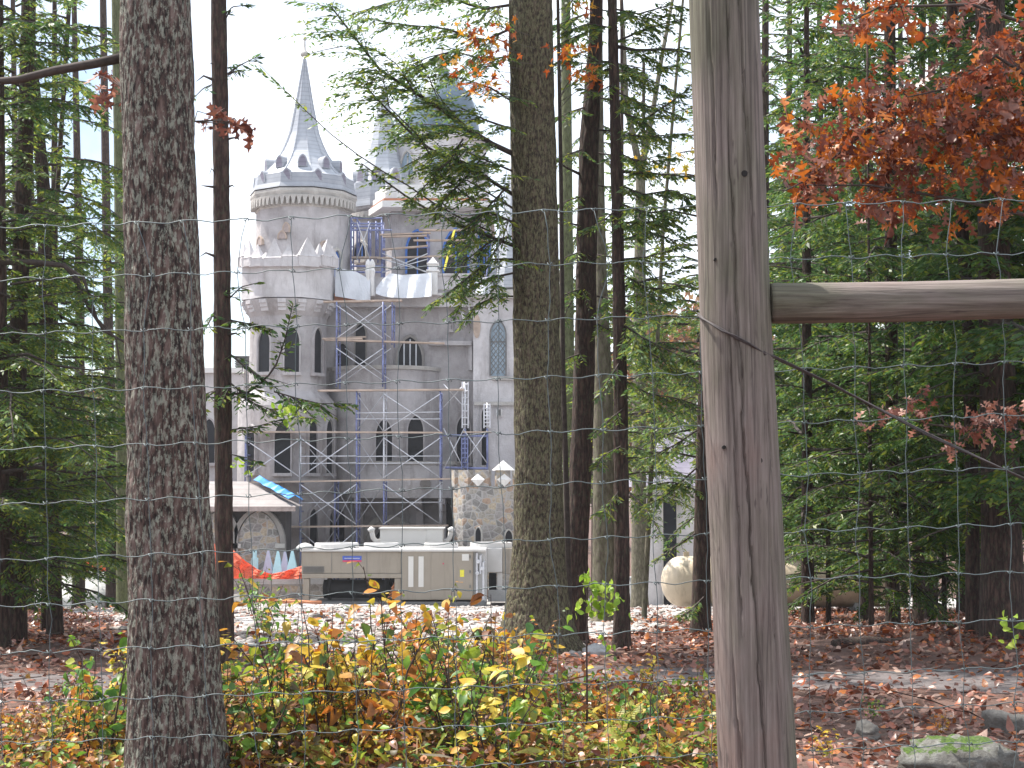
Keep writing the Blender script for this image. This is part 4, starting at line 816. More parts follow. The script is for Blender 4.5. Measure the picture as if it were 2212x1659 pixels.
def netting(pts_px, Y, label):
    n = thing('safety_netting', label, 'safety netting', P(pts_px[0][0], 1262, Y))
    pts = np.array(pts_px, float); xs = np.linspace(pts[0, 0], pts[-1, 0], 40); top = np.interp(xs, pts[:, 0], pts[:, 1]); bot = np.interp(xs, pts[:, 0], pts[:, 2]); nz = 10
    vs = [P(xs[i], top[i] + (bot[i] - top[i]) * j / 9, Y + .12 * math.sin(xs[i] * .13 + j * .35) + random.gauss(0, .04)) for i in range(40) for j in range(nz)]
    mb = MB(); mb.add(vs, [(i * nz + j, i * nz + j + 1, (i + 1) * nz + j + 1, (i + 1) * nz + j) for i in range(39) for j in range(nz - 1)]); o = mb.build('net_sheet', ['orange_net'], n); o.modifiers.new('t', 'SOLIDIFY').thickness = .01
    for px in np.linspace(pts[0, 0], pts[-1, 0], 4):
        mb = MB(); a = P(px, np.interp(px, pts[:, 0], pts[:, 1]) - 2, Y + .15); b = Vector((a.x, a.y, g1(a.x, a.y) - .1)); mb.tube([b, a], .025, 6); mb.build('stake', ['skid'], n)
netting([(455, 1172, 1250), (500, 1184, 1250), (530, 1212, 1250), (560, 1232, 1250), (585, 1240, 1251), (615, 1234, 1251), (652, 1222, 1250)], 63.6, 'orange safety netting sagging in front of the pyramid caps')
netting([(172, 1225, 1252), (195, 1205, 1252), (230, 1196, 1250), (268, 1198, 1248)], 56, 'orange safety netting glimpsed between trunks at the far left')
for i, (a, b, y, r, Yp, lb) in enumerate([(535, 695, 1288, .07, 60.5, 'long copper coloured pipe lying on the gravel left of the chiller'), (655, 860, 1297, .04, 60.2, 'thin pale pipe lying under the open bay of the chiller')]):
    mb = MB(); p, q = P(a, y, Yp), P(b, y, Yp); p.z = g1(p.x, Yp) + .2 - .12 * i; q.z = g1(q.x, Yp) + .2 - .12 * i
    n_ = 6; mb.tube([p.lerp(q, t / n_) + Vector((0, .03 * math.sin(t * 2), .01 * math.cos(t * 3))) for t in range(n_ + 1)], r, 8)
    tag(mb.build('pipe', ['copper' if i == 0 else 'scaf_grey'], None, True), lb, 'pipe')

# ------------------------------------------------------------------ propane tank
YT = 34.0; tk = thing('propane_tank', 'cream horizontal propane tank with domed ends behind the fence post', 'propane tank', P(1680, 1325, YT))
zg = g1(6, YT); xa, xb = PX(1428, 1255, YT), PX(1945, 1255, YT); r = M(54, YT); zc = Z(1256, YT)
mb = MB(); pr = []
for t in np.linspace(0, math.pi / 2, 9): pr.append((xa + r * .8 * (1 - math.cos(t)), r * max(.02, math.sin(t))))
pr += [(xb - (a - xa), q) for a, q in pr[::-1]]
mb.tube([(a, YT, zc) for a, q in pr], [q for a, q in pr], 28); mb.build('tank_shell', ['tank'], tk, True)
for x in (xa + r * .8, xa + r * .8 + 1.9, xb - r * .8):
    mb = MB(); mb.tube([(x - .015, YT, zc), (x, YT, zc), (x + .015, YT, zc)], [r * .99, r * 1.008, r * .99], 28); mb.build('weld_seam', ['tank'], tk, True)
mb = MB(); mb.box(xa + r * .9, xa + r * .9 + .12, YT - .02, YT + .02, zc + r * .98, zc + r + .1); mb.build('lifting_lug', ['tank'], tk)
for px in (1520, 1850):
    mb = MB(); x = PX(px, 1300, YT); mb.box(x - .12, x + .12, YT - .4, YT + .4, zg - .2, zc - r * .8); mb.build('saddle', ['concrete'], tk)
mb = MB(); x = PX(1690, 1200, YT); mb.lathe((x, YT), [(.2, zc + r * .97), (.2, zc + r + .14), (.15, zc + r + .2), (.02, zc + r + .23)], 16); mb.build('valve_dome', ['tank'], tk, True)
mb = MB()
for dx, s, h in ((0, .26, .1), (.34, .34, .14), (.6, .24, .1), (.82, .14, .08)):
    c = P(1702, 1196, YT - .1); mb.lathe((c.x + dx, YT - .1), [(s * .7, zc + r * .9), (s, zc + r + .02 + h * .2), (s * .92, zc + r + h * 1.2), (s * .5, zc + r + h * 2.0), (.03, zc + r + h * 2.3)], 14)
o = mb.build('bundled_sheet', ['tarp'], None, True); tag(o, 'crumpled white sheet bundled on top of the propane tank', 'tarp')

# ------------------------------------------------------------------ foreground fence
fence = thing('woven_wire_fence', 'tall woven wire fence with round wooden post and rail close in front', 'fence', (PX(1600, 2150, 4.9), 4.9, 0))
def rough_pole(pts, radii, n=28, amp=.02, seed=1, rings=60, furrow=0, fs=40, cracks=()):
    g = np.random.default_rng(seed); pts = [Vector(p) for p in pts]; ts = np.linspace(0, len(pts) - 1, rings); mb = MB()
    ph = g.random(5) * 6.28
    cs, rs_ = [], []
    for t in ts:
        i = min(int(t), len(pts) - 2); f = t - i; cs.append(pts[i].lerp(pts[i + 1], f)); rs_.append(radii[i] * (1 - f) + radii[i + 1] * f)
    d = (pts[-1] - pts[0]).normalized(); a = d.orthogonal().normalized(); b = d.cross(a); vs = []
    for q, (c, r) in enumerate(zip(cs, rs_)):
        tq = q / (rings - 1)
        for j in range(n):
            w = 2 * math.pi * j / n; k = 1 + amp * (math.sin(2 * w + ph[0] + q * .03 * 60 / rings) + .7 * math.sin(3 * w + ph[1] + q * .05 * 60 / rings) + .5 * math.sin(7 * w + ph[2] + q * .11 * 60 / rings) + .4 * math.sin(q * .35 * 60 / rings + ph[3]))
            u = a * math.cos(w) + b * math.sin(w); rr = r * k
            if furrow:
                p = c + u * r; v = mnoise.noise(Vector((p.x * fs, p.y * fs, p.z * fs * .17))) + .5 * mnoise.noise(Vector((p.x * fs * 2.1, p.y * fs * 2.1, p.z * fs * .45 + 9)))
                rr += furrow * (min(.35, abs(v)) * 2.6 - .5) + furrow * 1.2 * mnoise.noise(Vector((p.x * 6, p.y * 6, p.z * 3)))
            else: rr += r * g.normal(0, amp * .16)
            if u.y < .2:
                for (t0, t1, u0, u1, dp) in cracks:
                    if t0 < tq < t1:
                        f = (tq - t0) / (t1 - t0); uc_ = u0 + (u1 - u0) * f + .018 * math.sin(tq * 60 + u0 * 9) + .01 * math.sin(tq * 171)
                        if abs(u.x - uc_) < .024: rr -= dp * min(1, 6 * f, 6 * (1 - f))
            vs.append(c + u * rr)
    mb.add(vs, [(i * n + j, i * n + (j + 1) % n, (i + 1) * n + (j + 1) % n, (i + 1) * n + j) for i in range(rings - 1) for j in range(n)] + [tuple(range(n))[::-1], tuple(range((rings - 1) * n, rings * n))])
    return mb
YP = 4.9
pp = [P(1652, 2170, YP), P(1637, 1659, YP), P(1612, 1150, YP), P(1588, 690, YP), P(1563, 0, YP), P(1552, -330, YP)]
post = rough_pole(pp, [.128, .122, .115, .112, .11, .106], 150, .012, 3, 170, cracks=[(.05, .62, .1, -.14, .016), (.3, .62, -.38, -.3, .012), (.5, .74, -.02, -.16, .014), (.62, .84, .52, .25, .017), (.72, .99, -.06, -.12, .012), (.22, .4, .55, .5, .012), (.1, .3, -.5, -.62, .01), (.45, .6, .7, .66, .01), (.8, .95, .62, .7, .01), (.66, .8, -.5, -.56, .008)]).build('post', ['post'], fence, True)
def post_x(py): return np.interp(py, [-330, 0, 690, 1150, 1659, 2170], [1552, 1563, 1588, 1612, 1637, 1652])
for px, py, s in ((1608, 375, .010), (1640, 995, .010), (1672, 1622, .0115), (1564, 966, .006), (1545, 560, .004)):
    off = M(px - post_x(py), YP); rr = .115; yy = YP - math.sqrt(max(.0004, rr * rr - off * off)); c = P(px, py, yy)
    mb = MB(); mb.tube([c + Vector((0, -.0035, 0)), c + Vector((.0, .02, 0))], [s, s], 12); mb.build('nail_hole', ['hole'], post)
rp_ = [P(1662, 655, YP + .02), P(1950, 652, YP + .04), P(2700, 632, YP + .05)]
rail = rough_pole(rp_, [.0635, .063, .062], 90, .014, 9, 70).build('rail', ['rail'], fence, True)
YWR = 5.04
wy = [460, 574, 691, 813, 931, 1048, 1170, 1271, 1373, 1477, 1560, 1647, 1725, 1800]
sl = [.026, .028, .03, .031, .032, .033, .034, .035, .036, .037, .038, .04, .04, .04]
def wire_y(i, px): return wy[i] - sl[i] * (px - 1150) - 3.5 * math.sin((px - 200) / 700 + i)
for i in range(len(wy)):
    mb = MB(); pts = []
    for px in np.arange(-500, 2760, 13.5): pts.append(P(px, wire_y(i, px) + 3.2 * math.sin(px * .0576 * 1.0 + i * 1.7) + random.gauss(0, .7), YWR + .004 * math.sin(px * .05)))
    mb.tube(pts, .0017 if i else .002, 5); mb.build('line_wire', ['wire'], fence, True)
sx = [-480 + 109.3 * k for k in range(30)]
for k, x in enumerate(sx):
    x0 = x + 55 - 21; mb = MB(); pts = []
    skew = random.gauss(0, 5); jit = 0
    for i in range(len(wy)):
        jit = random.gauss(0, 3.5) if i > 1 else random.gauss(0, 10)
        px = x0 + .026 * (wy[i] - 1050) + skew * (1050 - wy[i]) / 900 + jit
        pts.append(P(px, wire_y(i, px), YWR - .002))
        if i < len(wy) - 1:
            for t in (.33, .67): pts.append(None)
    full = []
    for i in range(0, len(pts) - 1, 3):
        a, b = pts[i], pts[min(i + 3, len(pts) - 1)]; full += [a, a.lerp(b, .33) + Vector((random.gauss(0, .0025), 0, 0)), a.lerp(b, .67) + Vector((random.gauss(0, .0025), 0, 0))]
    full.append(pts[-1])
    mb.tube(full, .00135, 5)
    for p in pts[::3]:
        mb.tube([p + Vector((-.009, -.003, .004)), p + Vector((-.003, -.006, -.006)), p + Vector((.005, -.006, .005)), p + Vector((.009, -.003, -.004))], .0021, 5)
    mb.build('stay_wire', ['wire'], fence, True)
mb = MB()
bp = [P(1508, 681, YP + .02), P(1520, 690, 4.83), P(1560, 712, 4.79), P(1590, 730, 4.785), P(1625, 747, 4.79), P(1655, 763, 4.83), P(1672, 772, 4.87), P(1790, 828, 4.93), P(2000, 935, 5.0), P(2212, 1035, 5.08), P(2500, 1180, 5.2)]
mb.tube(bp, .0042, 6); mb.tube([p + Vector((.004 * math.sin(i * 2), -.004, .006 * math.cos(i * 2))) for i, p in enumerate(bp)], .003, 6); mb.build('brace_cable', ['rust'], fence, True)

# ------------------------------------------------------------------ trees
class Leaves:
    """collects hemlock sprigs (quads) and branch tubes, built as one crown mesh"""
    def __init__(s): s.p = []; s.d = []; s.n = []; s.s = []; s.t = MB()
    def twigs(s, A, B, up, dens, ln, g):
        """sprigs on both sides of the twig A -> B"""
        L = np.linalg.norm(B - A); k = max(2, int(L / dens)); t = (np.arange(k) + g.random(k)) / k
        d = (B - A) / L; side = np.cross(d, up); side /= np.linalg.norm(side) + 1e-9
        sg = np.where(np.arange(k) % 2 == 0, 1, -1)[:, None]
        dd = norm(d * .75 + side * sg * .75 + g.normal(0, .2, (k, 3)) + np.array([0, 0, -.12]))
        s.p.append(A + d * L * t[:, None] + np.array([0, 0, -.1 * L]) * (t[:, None] ** 2)); s.d.append(dd); s.n.append(norm(up + g.normal(0, .85, (k, 3))))
        s.s.append(ln * (1.15 - .5 * t) * g.uniform(.65, 1.3, k))
    def branch(s, A, d, L, droop, g, dens=.03, ln=.085, r=.02, bare=.2, sec=.15, seclen=.34, live=1.0, curve=None):
        d = np.asarray(d, float); d = d / np.linalg.norm(d); A = np.asarray(A, float)
        k = max(5, int(L / .22)); ts = np.linspace(0, 1, k)
        if curve is None:
            wob = np.cumsum(g.normal(0, .03 * L / k * 3, (k, 3)), 0) * .6; wob[0] = 0
            pts = A + d * L * ts[:, None] + np.array([0, 0, -droop * L]) * ts[:, None] ** 2 + wob
        else: pts = np.asarray(curve, float); k = len(pts); ts = np.linspace(0, 1, k); L = np.linalg.norm(np.diff(pts, axis=0), axis=1).sum()
        s.t.tube([tuple(p) for p in pts], [r * (1 - .85 * t) + .002 for t in ts], 4, 0, False)
        m = max(2, int(L * (1 - bare) / sec)); up = np.array([0, 0, 1.0])
        for i in range(m):
            t = bare + (1 - bare) * (i + g.random()) / m
            if g.random() > live: continue
            p = np.array([np.interp(t, ts, pts[:, c]) for c in range(3)]); j = min(k - 2, int(t * (k - 1))); dl = pts[j + 1] - pts[j]; dl /= np.linalg.norm(dl)
            sd = np.cross(dl, up); sd /= np.linalg.norm(sd) + 1e-9
            for sgn in (1, -1):
                if g.random() < .12: continue
                l2 = seclen * min(L, 2.6) * (1 - .72 * t) * g.uniform(.45, 1.2)
                if l2 < .06: continue
                v = dl * .72 + sd * sgn * .72 + g.normal(0, .16, 3); v[2] -= .18 + .3 * g.random(); v /= np.linalg.norm(v)
                q = p + v * l2; s.t.tube([tuple(p), tuple((p + q) / 2 + (0, 0, .02 * l2)), tuple(q)], [.0055, .004, .0015], 3, 0, False)
                s.twigs(p, q, up, dens, ln, g)
                if l2 > .4:
                    for u in (.35, .6, .8):
                        pp = p + v * l2 * u; w = v * .7 + np.cross(v, up) * (1 if g.random() > .5 else -1) * .7; w[2] -= .2; s.twigs(pp, pp + w / np.linalg.norm(w) * l2 * .42, up, dens, ln, g)
        e = pts[-1]; s.twigs(pts[-3], e + (e - pts[-2]) * .4, up, dens * .6, ln, g)
    def mesh(s, name, mats):
        V, Fq = scatter(*SPRIG, np.concatenate(s.p), np.concatenate(s.d), np.concatenate(s.n), np.concatenate(s.s))
        tv = np.array(s.t.v).reshape(-1, 3); tf = np.array([f for f in s.t.f if len(f) == 4]).reshape(-1, 4)
        return np_mesh(name, np.concatenate([V, tv]), np.concatenate([Fq, tf + len(V)]), mats, np.concatenate([np.zeros(len(Fq)), np.ones(len(tf))]))
def hemlock_crown(name, H, base, Rm, nb, seed, lop=.55, mats=('needle', 'branch'), dens=.028, ln=.105, droop=.28, dead=.22):
    g = np.random.default_rng(seed); lv = Leaves()
    for i in range(nb):
        u = (i + g.random()) / nb; z = base + (H - base) * u ** 1.15
        a = i * 2.4 + g.normal(0, .35); prof = (1 - (z / H) ** 1.6) * min(1, .55 + z / H * 2.2)
        L = max(.35, Rm * prof * g.uniform(.6, 1.15) * (1 - lop * max(0, math.cos(a)) ** .7))
        d = (math.cos(a), math.sin(a), g.uniform(-.12, .3) + .25 * u)
        lv.branch((0, 0, z), d, L, droop * g.uniform(.5, 1.6), g, dens=dens, ln=ln, r=.008 + .008 * L, bare=.03 + .2 * (z < 2.5) * g.random(), sec=.105, seclen=.38, live=.55 if g.random() < dead * (1 - u) else 1)
    return lv.mesh(name, list(mats))
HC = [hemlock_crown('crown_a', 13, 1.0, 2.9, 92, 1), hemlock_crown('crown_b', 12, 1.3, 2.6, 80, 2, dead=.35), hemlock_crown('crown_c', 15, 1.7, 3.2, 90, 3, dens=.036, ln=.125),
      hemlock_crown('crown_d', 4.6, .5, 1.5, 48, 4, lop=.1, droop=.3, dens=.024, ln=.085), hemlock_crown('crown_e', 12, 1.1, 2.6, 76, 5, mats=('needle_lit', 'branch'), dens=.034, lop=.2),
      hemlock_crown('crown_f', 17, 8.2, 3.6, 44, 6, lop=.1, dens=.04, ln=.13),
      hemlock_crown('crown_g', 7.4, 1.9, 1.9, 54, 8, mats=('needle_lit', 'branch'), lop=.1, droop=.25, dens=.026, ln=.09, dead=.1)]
def trunk_obj(name, pts_px, Y, mat, root, flare=0, amp=.025, seed=1, n=22, ztop=None, mold=60, furrow=0, fs=40):
    """pts_px: (px, py, width px), top to bottom; continued to the ground and up out of the picture"""
    pts = []; rad = []
    a = pts_px[0]; b = pts_px[1]; dx = (a[0] - b[0]) / max(1, (b[1] - a[1]))
    topz = ztop if ztop else P(a[0], a[1], Y).z + 4
    p0 = P(a[0], a[1], Y); slope = (P(a[0], a[1], Y) - P(b[0], b[1], Y)); slope = slope / max(.1, slope.z)
    if topz > p0.z + .2: pts.append(p0 + slope * (topz - p0.z)); rad.append(M(a[2], Y) / 2 * max(.3, 1 - (topz - p0.z) * .035))
    if Y > 21 and len(pts_px) == 2: pts_px = [(pts_px[0][0] + 6 * math.sin(seed), pts_px[0][1], pts_px[0][2] * .55), ((pts_px[0][0] + pts_px[1][0]) / 2 + 9 * math.sin(seed * 2.3), (pts_px[0][1] + pts_px[1][1]) / 2, (pts_px[0][2] + pts_px[1][2]) * .42), pts_px[1]]
    for px, py, w in pts_px: pts.append(P(px, py, Y)); rad.append(M(w, Y) / 2)
    q = pts[-1]; zg = g1(q.x, Y)
    if q.z > zg + .05:
        pts.append(Vector((q.x, Y, zg + .02))); rad.append(rad[-1] * (1 + flare * .6))
    pts.append(Vector((pts[-1].x, Y, zg - .25))); rad.append(rad[-1] * (1.1 + flare * .25))
    return rough_pole(pts[::-1], rad[::-1], n, amp, seed, mold, furrow, fs).build(name, [mat], root, True)
def base_pt(px, py, Y):
    x = PX(px, py, Y); return Vector((x, Y, g1(x, Y)))
def hemlock(px, py, Y, tr, crown, rz, sc, label, mat='bark_hemlock', group=None, cat='hemlock', flare=.3, **kw):
    t = thing('hemlock_tree', label, cat, base_pt(px, py, Y), group)
    trunk_obj('trunk', tr, Y, mat, t, flare=flare, seed=int(px) % 97 + 1, **kw)
    if crown is not None and Y > 21 and crown not in (3, 6) and px > 400: sc = max(sc, (.3116 * Y + 6.5) / 13)
    if crown is None: crown, rz, sc = 5, px * .7, 1.0  # unseen high crown above the view, added for its shade
    if crown is not None:
        o = link('crown', HC[crown], t); o.matrix_basis = Matrix.Translation(t.location) @ Matrix.Rotation(rz, 4, 'Z') @ (Matrix.Diagonal((*sc, 1)) if isinstance(sc, tuple) else Matrix.Scale(sc, 4))
    return t
def tree(name, px, py, Y, tr, mat, label, cat='tree', flare=.3, **kw):
    t = thing(name, label, cat, base_pt(px, py, Y)); trunk_obj('trunk', tr, Y, mat, t, flare=flare, seed=int(px) % 97 + 1, **kw); return t
def limb(root, pl, Y, r0, r1=.006, mat='branch', name='branch', Y1=None):
    mb = MB(); n = len(pl); pts = [P(a, b, Y + ((Y1 or Y) - Y) * i / (n - 1)) for i, (a, b) in enumerate(pl)]
    mb.tube(pts, [r0 + (r1 - r0) * i / (n - 1) for i in range(n)], 7); return mb.build(name, [mat], root, True)
def foliage(root, curves, seed, mats=('needle', 'branch'), name='crown', **kw):
    """hand placed hemlock branches: (polyline px, Y at its root, Y at its tip, radius, spray length)"""
    g = np.random.default_rng(seed); lv = Leaves()
    for pl, Ya, Yb, r, sl_ in curves:
        pl = np.array(pl, float); k = 10; t = np.linspace(0, 1, k); tt = np.linspace(0, 1, len(pl))
        X = np.interp(t, tt, pl[:, 0]); Yp = np.interp(t, tt, pl[:, 1])
        cv = [tuple(P(a, b, Ya + (Yb - Ya) * c + g.normal(0, .03))) for a, b, c in zip(X, Yp, t)]
        lv.branch((0, 0, 0), (1, 0, 0), 1, 0, g, r=r, curve=cv, seclen=sl_ * (1.25 if sl_ > .15 else 1), **{**dict(bare=.06, sec=.075, dens=.022, ln=.082), **kw})
    return link(name, lv.mesh(name, list(mats)), root)

# big near trunk on the left, with brown oak leaf tufts
def leaf_cluster(root, spots, Y, n, size, mat, shape, spread, g, name='foliage', hang=.5, twig_from=None, tr=.004):
    pos = []; tw = MB()
    for (px, py) in spots:
        c = np.array(P(px, py, Y)); q = c + g.normal(0, spread, (n, 3)) * np.array([1, .8, .75]); pos.append(q)
        if twig_from is not None:
            b = np.array(twig_from(px, py)); mid = (b + c) / 2 + g.normal(0, .03, 3); tw.tube([tuple(b), tuple(mid), tuple(c)], [tr, tr * .7, tr * .4], 5)
            for e in q: tw.tube([tuple(c), tuple(e)], tr * .3, 3)
    pos = np.concatenate(pos); N = len(pos)
    d = g.normal(0, .7, (N, 3)) + np.array([0, -.1, -hang]); nr = g.normal(0, .6, (N, 3)) + np.array([0, -.5, .5])
    V, Fq = scatter(*shape, pos - norm(d) * size * .3, d, nr, g.uniform(.7, 1.25, N) * size, g.normal(-.25, .4, N))
    mi = np.zeros(len(Fq))
    if twig_from is not None:
        k = Fq.shape[1]; tf = [f for f in tw.f if len(f) == 4 and len(f) <= 4]
        if k == 3: tf = [t for f in tf for t in (f[:3], (f[0], f[2], f[3]))]
        tf = np.array(tf); mi = np.concatenate([mi, np.ones(len(tf))]); Fq = np.concatenate([Fq, tf + len(V)]); V = np.concatenate([V, np.array(tw.v)])
    return link(name, np_mesh(name, V, Fq, [mat, 'branch'], mi), root)
gl = np.random.default_rng(11)
oak = tree('oak_tree', 380, 1690, 8.5, [(337, 0, 148), (344, 300, 154), (352, 600, 160), (362, 1000, 168), (373, 1300, 182), (380, 1500, 196), (381, 1659, 212)], 'bark_oak', 'broad grey furrowed oak trunk with pale lichen close behind the fence at left', 'oak', .5, amp=.018, n=150, mold=330, furrow=.009, fs=44)
limb(oak, [(268, 124), (200, 138), (120, 152), (40, 172), (-60, 180)], 8.7, .03, .02)
leaf_cluster(oak, [(445, 262), (470, 268), (495, 262), (520, 272), (540, 285), (460, 250)], 8.9, 4, .115, 'oak_brown', OAK, .03, gl, twig_from=lambda a, b: P(420, 262, 8.75))
leaf_cluster(oak, [(205, 160), (215, 195), (240, 200), (250, 178), (238, 230)], 9.0, 3, .115, 'oak_brown', OAK, .03, gl, twig_from=lambda a, b: P(270, 195, 8.8))
# slim dark trunk right of it
l2 = hemlock(487, 1449, 13.6, [(472, 0, 33), (478, 400, 34), (481, 800, 37), (484, 1200, 37), (486, 1430, 40)], None, 0, 1, 'slim dark hemlock trunk with short stubs right of the broad oak', amp=.03, n=60, mold=170, furrow=.006, fs=40)
g = np.random.default_rng(5)
for y in (45, 118, 170, 250, 300, 392, 440, 540, 640, 730):
    for s in (-1, 1):
        if g.random() < .6: k = 8 + 34 * g.random() ** 2; y2 = y + g.normal(0, 18); limb(l2, [(478 + s * 14, y2), (478 + s * (14 + k * .6), y2 - 3 + g.normal(0, 4)), (478 + s * (14 + k), y2 + g.normal(3, 6))], 13.55, .007 + .0002 * k, .002, name='stub')
foliage(l2, [([(490, 160), (520, 140), (560, 120)], 13.6, 13.3, .006, .25), ([(465, 180), (440, 190), (415, 215)], 13.6, 13.4, .006, .25), ([(488, 40), (500, 15), (540, 10)], 13.6, 13.4, .006, .2),
    ([(490, 852), (540, 848), (592, 800), (614, 740), (632, 660)], 13.6, 13.2, .011, .18), ([(592, 846), (640, 860), (690, 872), (760, 872)], 13.3, 13.0, .008, .34), ([(600, 850), (650, 900), (680, 905)], 13.3, 12.9, .006, .3),
    ([(490, 760), (540, 800), (600, 840)], 13.6, 13.3, .008, .26), ([(490, 690), (540, 700), (590, 712)], 13.6, 13.4, .006, .3), ([(490, 820), (545, 870), (600, 890)], 13.6, 13.2, .006, .3), ([(470, 840), (445, 860), (425, 900)], 13.6, 13.3, .006, .3),
    ([(490, 930), (560, 920), (610, 905)], 13.6, 13.3, .007, .22), ([(490, 650), (520, 620), (560, 610)], 13.6, 13.4, .006, .2), ([(470, 660), (450, 700), (425, 720)], 13.6, 13.3, .006, .25), ([(490, 980), (540, 990), (560, 1000)], 13.6, 13.3, .005, .2)], 21)
leaf_cluster(l2, [(520, 995), (535, 1010), (508, 1003)], 13.2, 4, .05, 'lime_leaf', OVAL, .03, gl)
leaf_cluster(l2, [(615, 895), (625, 880), (640, 890), (628, 905)], 12.9, 8, .06, 'lime_leaf', OVAL, .035, gl)

# mossy trunk in the middle and its hemlock boughs reaching left over the castle
m1 = hemlock(1160, 1388, 16, [(1147, 0, 92), (1152, 300, 96), (1157, 500, 97), (1164, 1000, 100), (1164, 1150, 106), (1163, 1250, 120), (1161, 1320, 142), (1160, 1372, 172)], None, 0, 1, 'thick mossy brown trunk flaring at its base right of the castle', 'bark_mossy', flare=.4, amp=.02, n=130, mold=260, furrow=.011, fs=32)
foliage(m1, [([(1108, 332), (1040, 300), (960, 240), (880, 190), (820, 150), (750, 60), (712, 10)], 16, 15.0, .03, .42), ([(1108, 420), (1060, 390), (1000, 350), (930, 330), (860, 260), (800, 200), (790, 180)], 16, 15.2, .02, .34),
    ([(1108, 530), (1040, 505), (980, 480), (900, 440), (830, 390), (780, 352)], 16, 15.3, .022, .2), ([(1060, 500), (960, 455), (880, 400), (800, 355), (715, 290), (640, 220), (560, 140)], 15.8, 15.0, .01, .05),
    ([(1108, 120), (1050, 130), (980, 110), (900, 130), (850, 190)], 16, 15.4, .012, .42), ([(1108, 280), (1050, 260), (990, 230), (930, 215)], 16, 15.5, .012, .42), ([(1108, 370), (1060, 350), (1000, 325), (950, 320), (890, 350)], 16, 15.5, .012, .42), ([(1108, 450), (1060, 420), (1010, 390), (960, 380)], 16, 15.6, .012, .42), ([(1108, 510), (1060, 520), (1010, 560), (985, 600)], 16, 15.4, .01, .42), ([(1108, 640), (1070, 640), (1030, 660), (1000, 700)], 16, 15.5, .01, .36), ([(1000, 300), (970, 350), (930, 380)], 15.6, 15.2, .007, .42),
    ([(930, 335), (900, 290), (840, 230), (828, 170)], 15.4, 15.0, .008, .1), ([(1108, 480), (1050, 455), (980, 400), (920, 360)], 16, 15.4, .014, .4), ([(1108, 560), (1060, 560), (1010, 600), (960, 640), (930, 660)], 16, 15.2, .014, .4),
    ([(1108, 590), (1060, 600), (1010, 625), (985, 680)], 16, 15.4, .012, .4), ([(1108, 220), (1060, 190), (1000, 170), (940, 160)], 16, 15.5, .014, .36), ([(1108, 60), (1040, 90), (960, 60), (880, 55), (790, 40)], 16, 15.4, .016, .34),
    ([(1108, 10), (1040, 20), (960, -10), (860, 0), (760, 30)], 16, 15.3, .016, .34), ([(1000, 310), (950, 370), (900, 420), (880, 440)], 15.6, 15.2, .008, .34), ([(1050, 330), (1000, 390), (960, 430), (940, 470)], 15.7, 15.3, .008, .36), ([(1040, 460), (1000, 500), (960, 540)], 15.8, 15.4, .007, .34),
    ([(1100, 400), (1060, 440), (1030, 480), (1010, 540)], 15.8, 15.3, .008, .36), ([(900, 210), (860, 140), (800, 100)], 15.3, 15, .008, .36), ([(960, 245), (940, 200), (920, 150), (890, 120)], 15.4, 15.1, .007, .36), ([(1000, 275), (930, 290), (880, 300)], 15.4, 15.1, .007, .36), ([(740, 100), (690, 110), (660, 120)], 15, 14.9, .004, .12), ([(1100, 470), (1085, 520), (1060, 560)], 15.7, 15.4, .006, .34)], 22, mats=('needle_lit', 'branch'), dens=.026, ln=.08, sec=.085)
m2 = hemlock(1240, 1376, 17.6, [(1289, 0, 28), (1287, 70, 30), (1283, 140, 34), (1278, 210, 38), (1273, 290, 42), (1270, 400, 44), (1267, 560, 45), (1264, 740, 46), (1259, 880, 47), (1253, 1020, 47), (1245, 1200, 50), (1240, 1340, 56)], None, 0, 1, 'dark reddish trunk leaning right, second from the mossy trunk', amp=.03, n=60, mold=170, furrow=.007, fs=36)
m3 = hemlock(1343, 1392, 16.3, [(1322, 0, 18), (1330, 300, 24), (1336, 600, 25), (1341, 900, 30), (1344, 1200, 31), (1343, 1370, 36)], None, 0, 1, 'thin dark hemlock trunk with many side limbs left of the fence post', amp=.03, n=60, mold=170, furrow=.007, fs=36)
m4 = tree('beech_tree', 1305, 1358, 22, [(1296, 400, 20), (1298, 600, 26), (1303, 850, 42), (1304, 1100, 47), (1305, 1330, 52)], 'bark_pale', 'grey brown trunk standing between the two dark hemlock trunks', 'tree', amp=.02)
m5 = tree('maple_tree', 1226, 1340, 30, [(1222, 0, 20), (1224, 300, 24), (1224, 600, 30), (1226, 1050, 34), (1226, 1300, 38)], 'bark_green', 'pale moss green trunk just right of the thick mossy one', 'maple')
m6 = tree('ash_tree', 1382, 1303, 46, [(1384, 360, 20), (1382, 600, 26), (1380, 980, 29), (1382, 1280, 36)], 'bark_pale', 'pale forked trunk in front of the slate house', 'ash', ztop=Z(358, 46))
limb(m6, [(1383, 372), (1368, 300), (1352, 220), (1348, 120), (1340, -40)], 46, .12, .06, 'bark_pale', 'fork_limb'); limb(m6, [(1385, 372), (1396, 310), (1410, 240), (1430, 120), (1460, -40)], 46, .11, .05, 'bark_pale', 'fork_limb')
m7 = hemlock(1515, 1352, 18.2, [(1540, 0, 24), (1532, 500, 28), (1522, 900, 31), (1516, 1200, 36), (1514, 1330, 42)], None, 0, 1, 'dark hemlock trunk half hidden behind the wooden fence post', amp=.03)
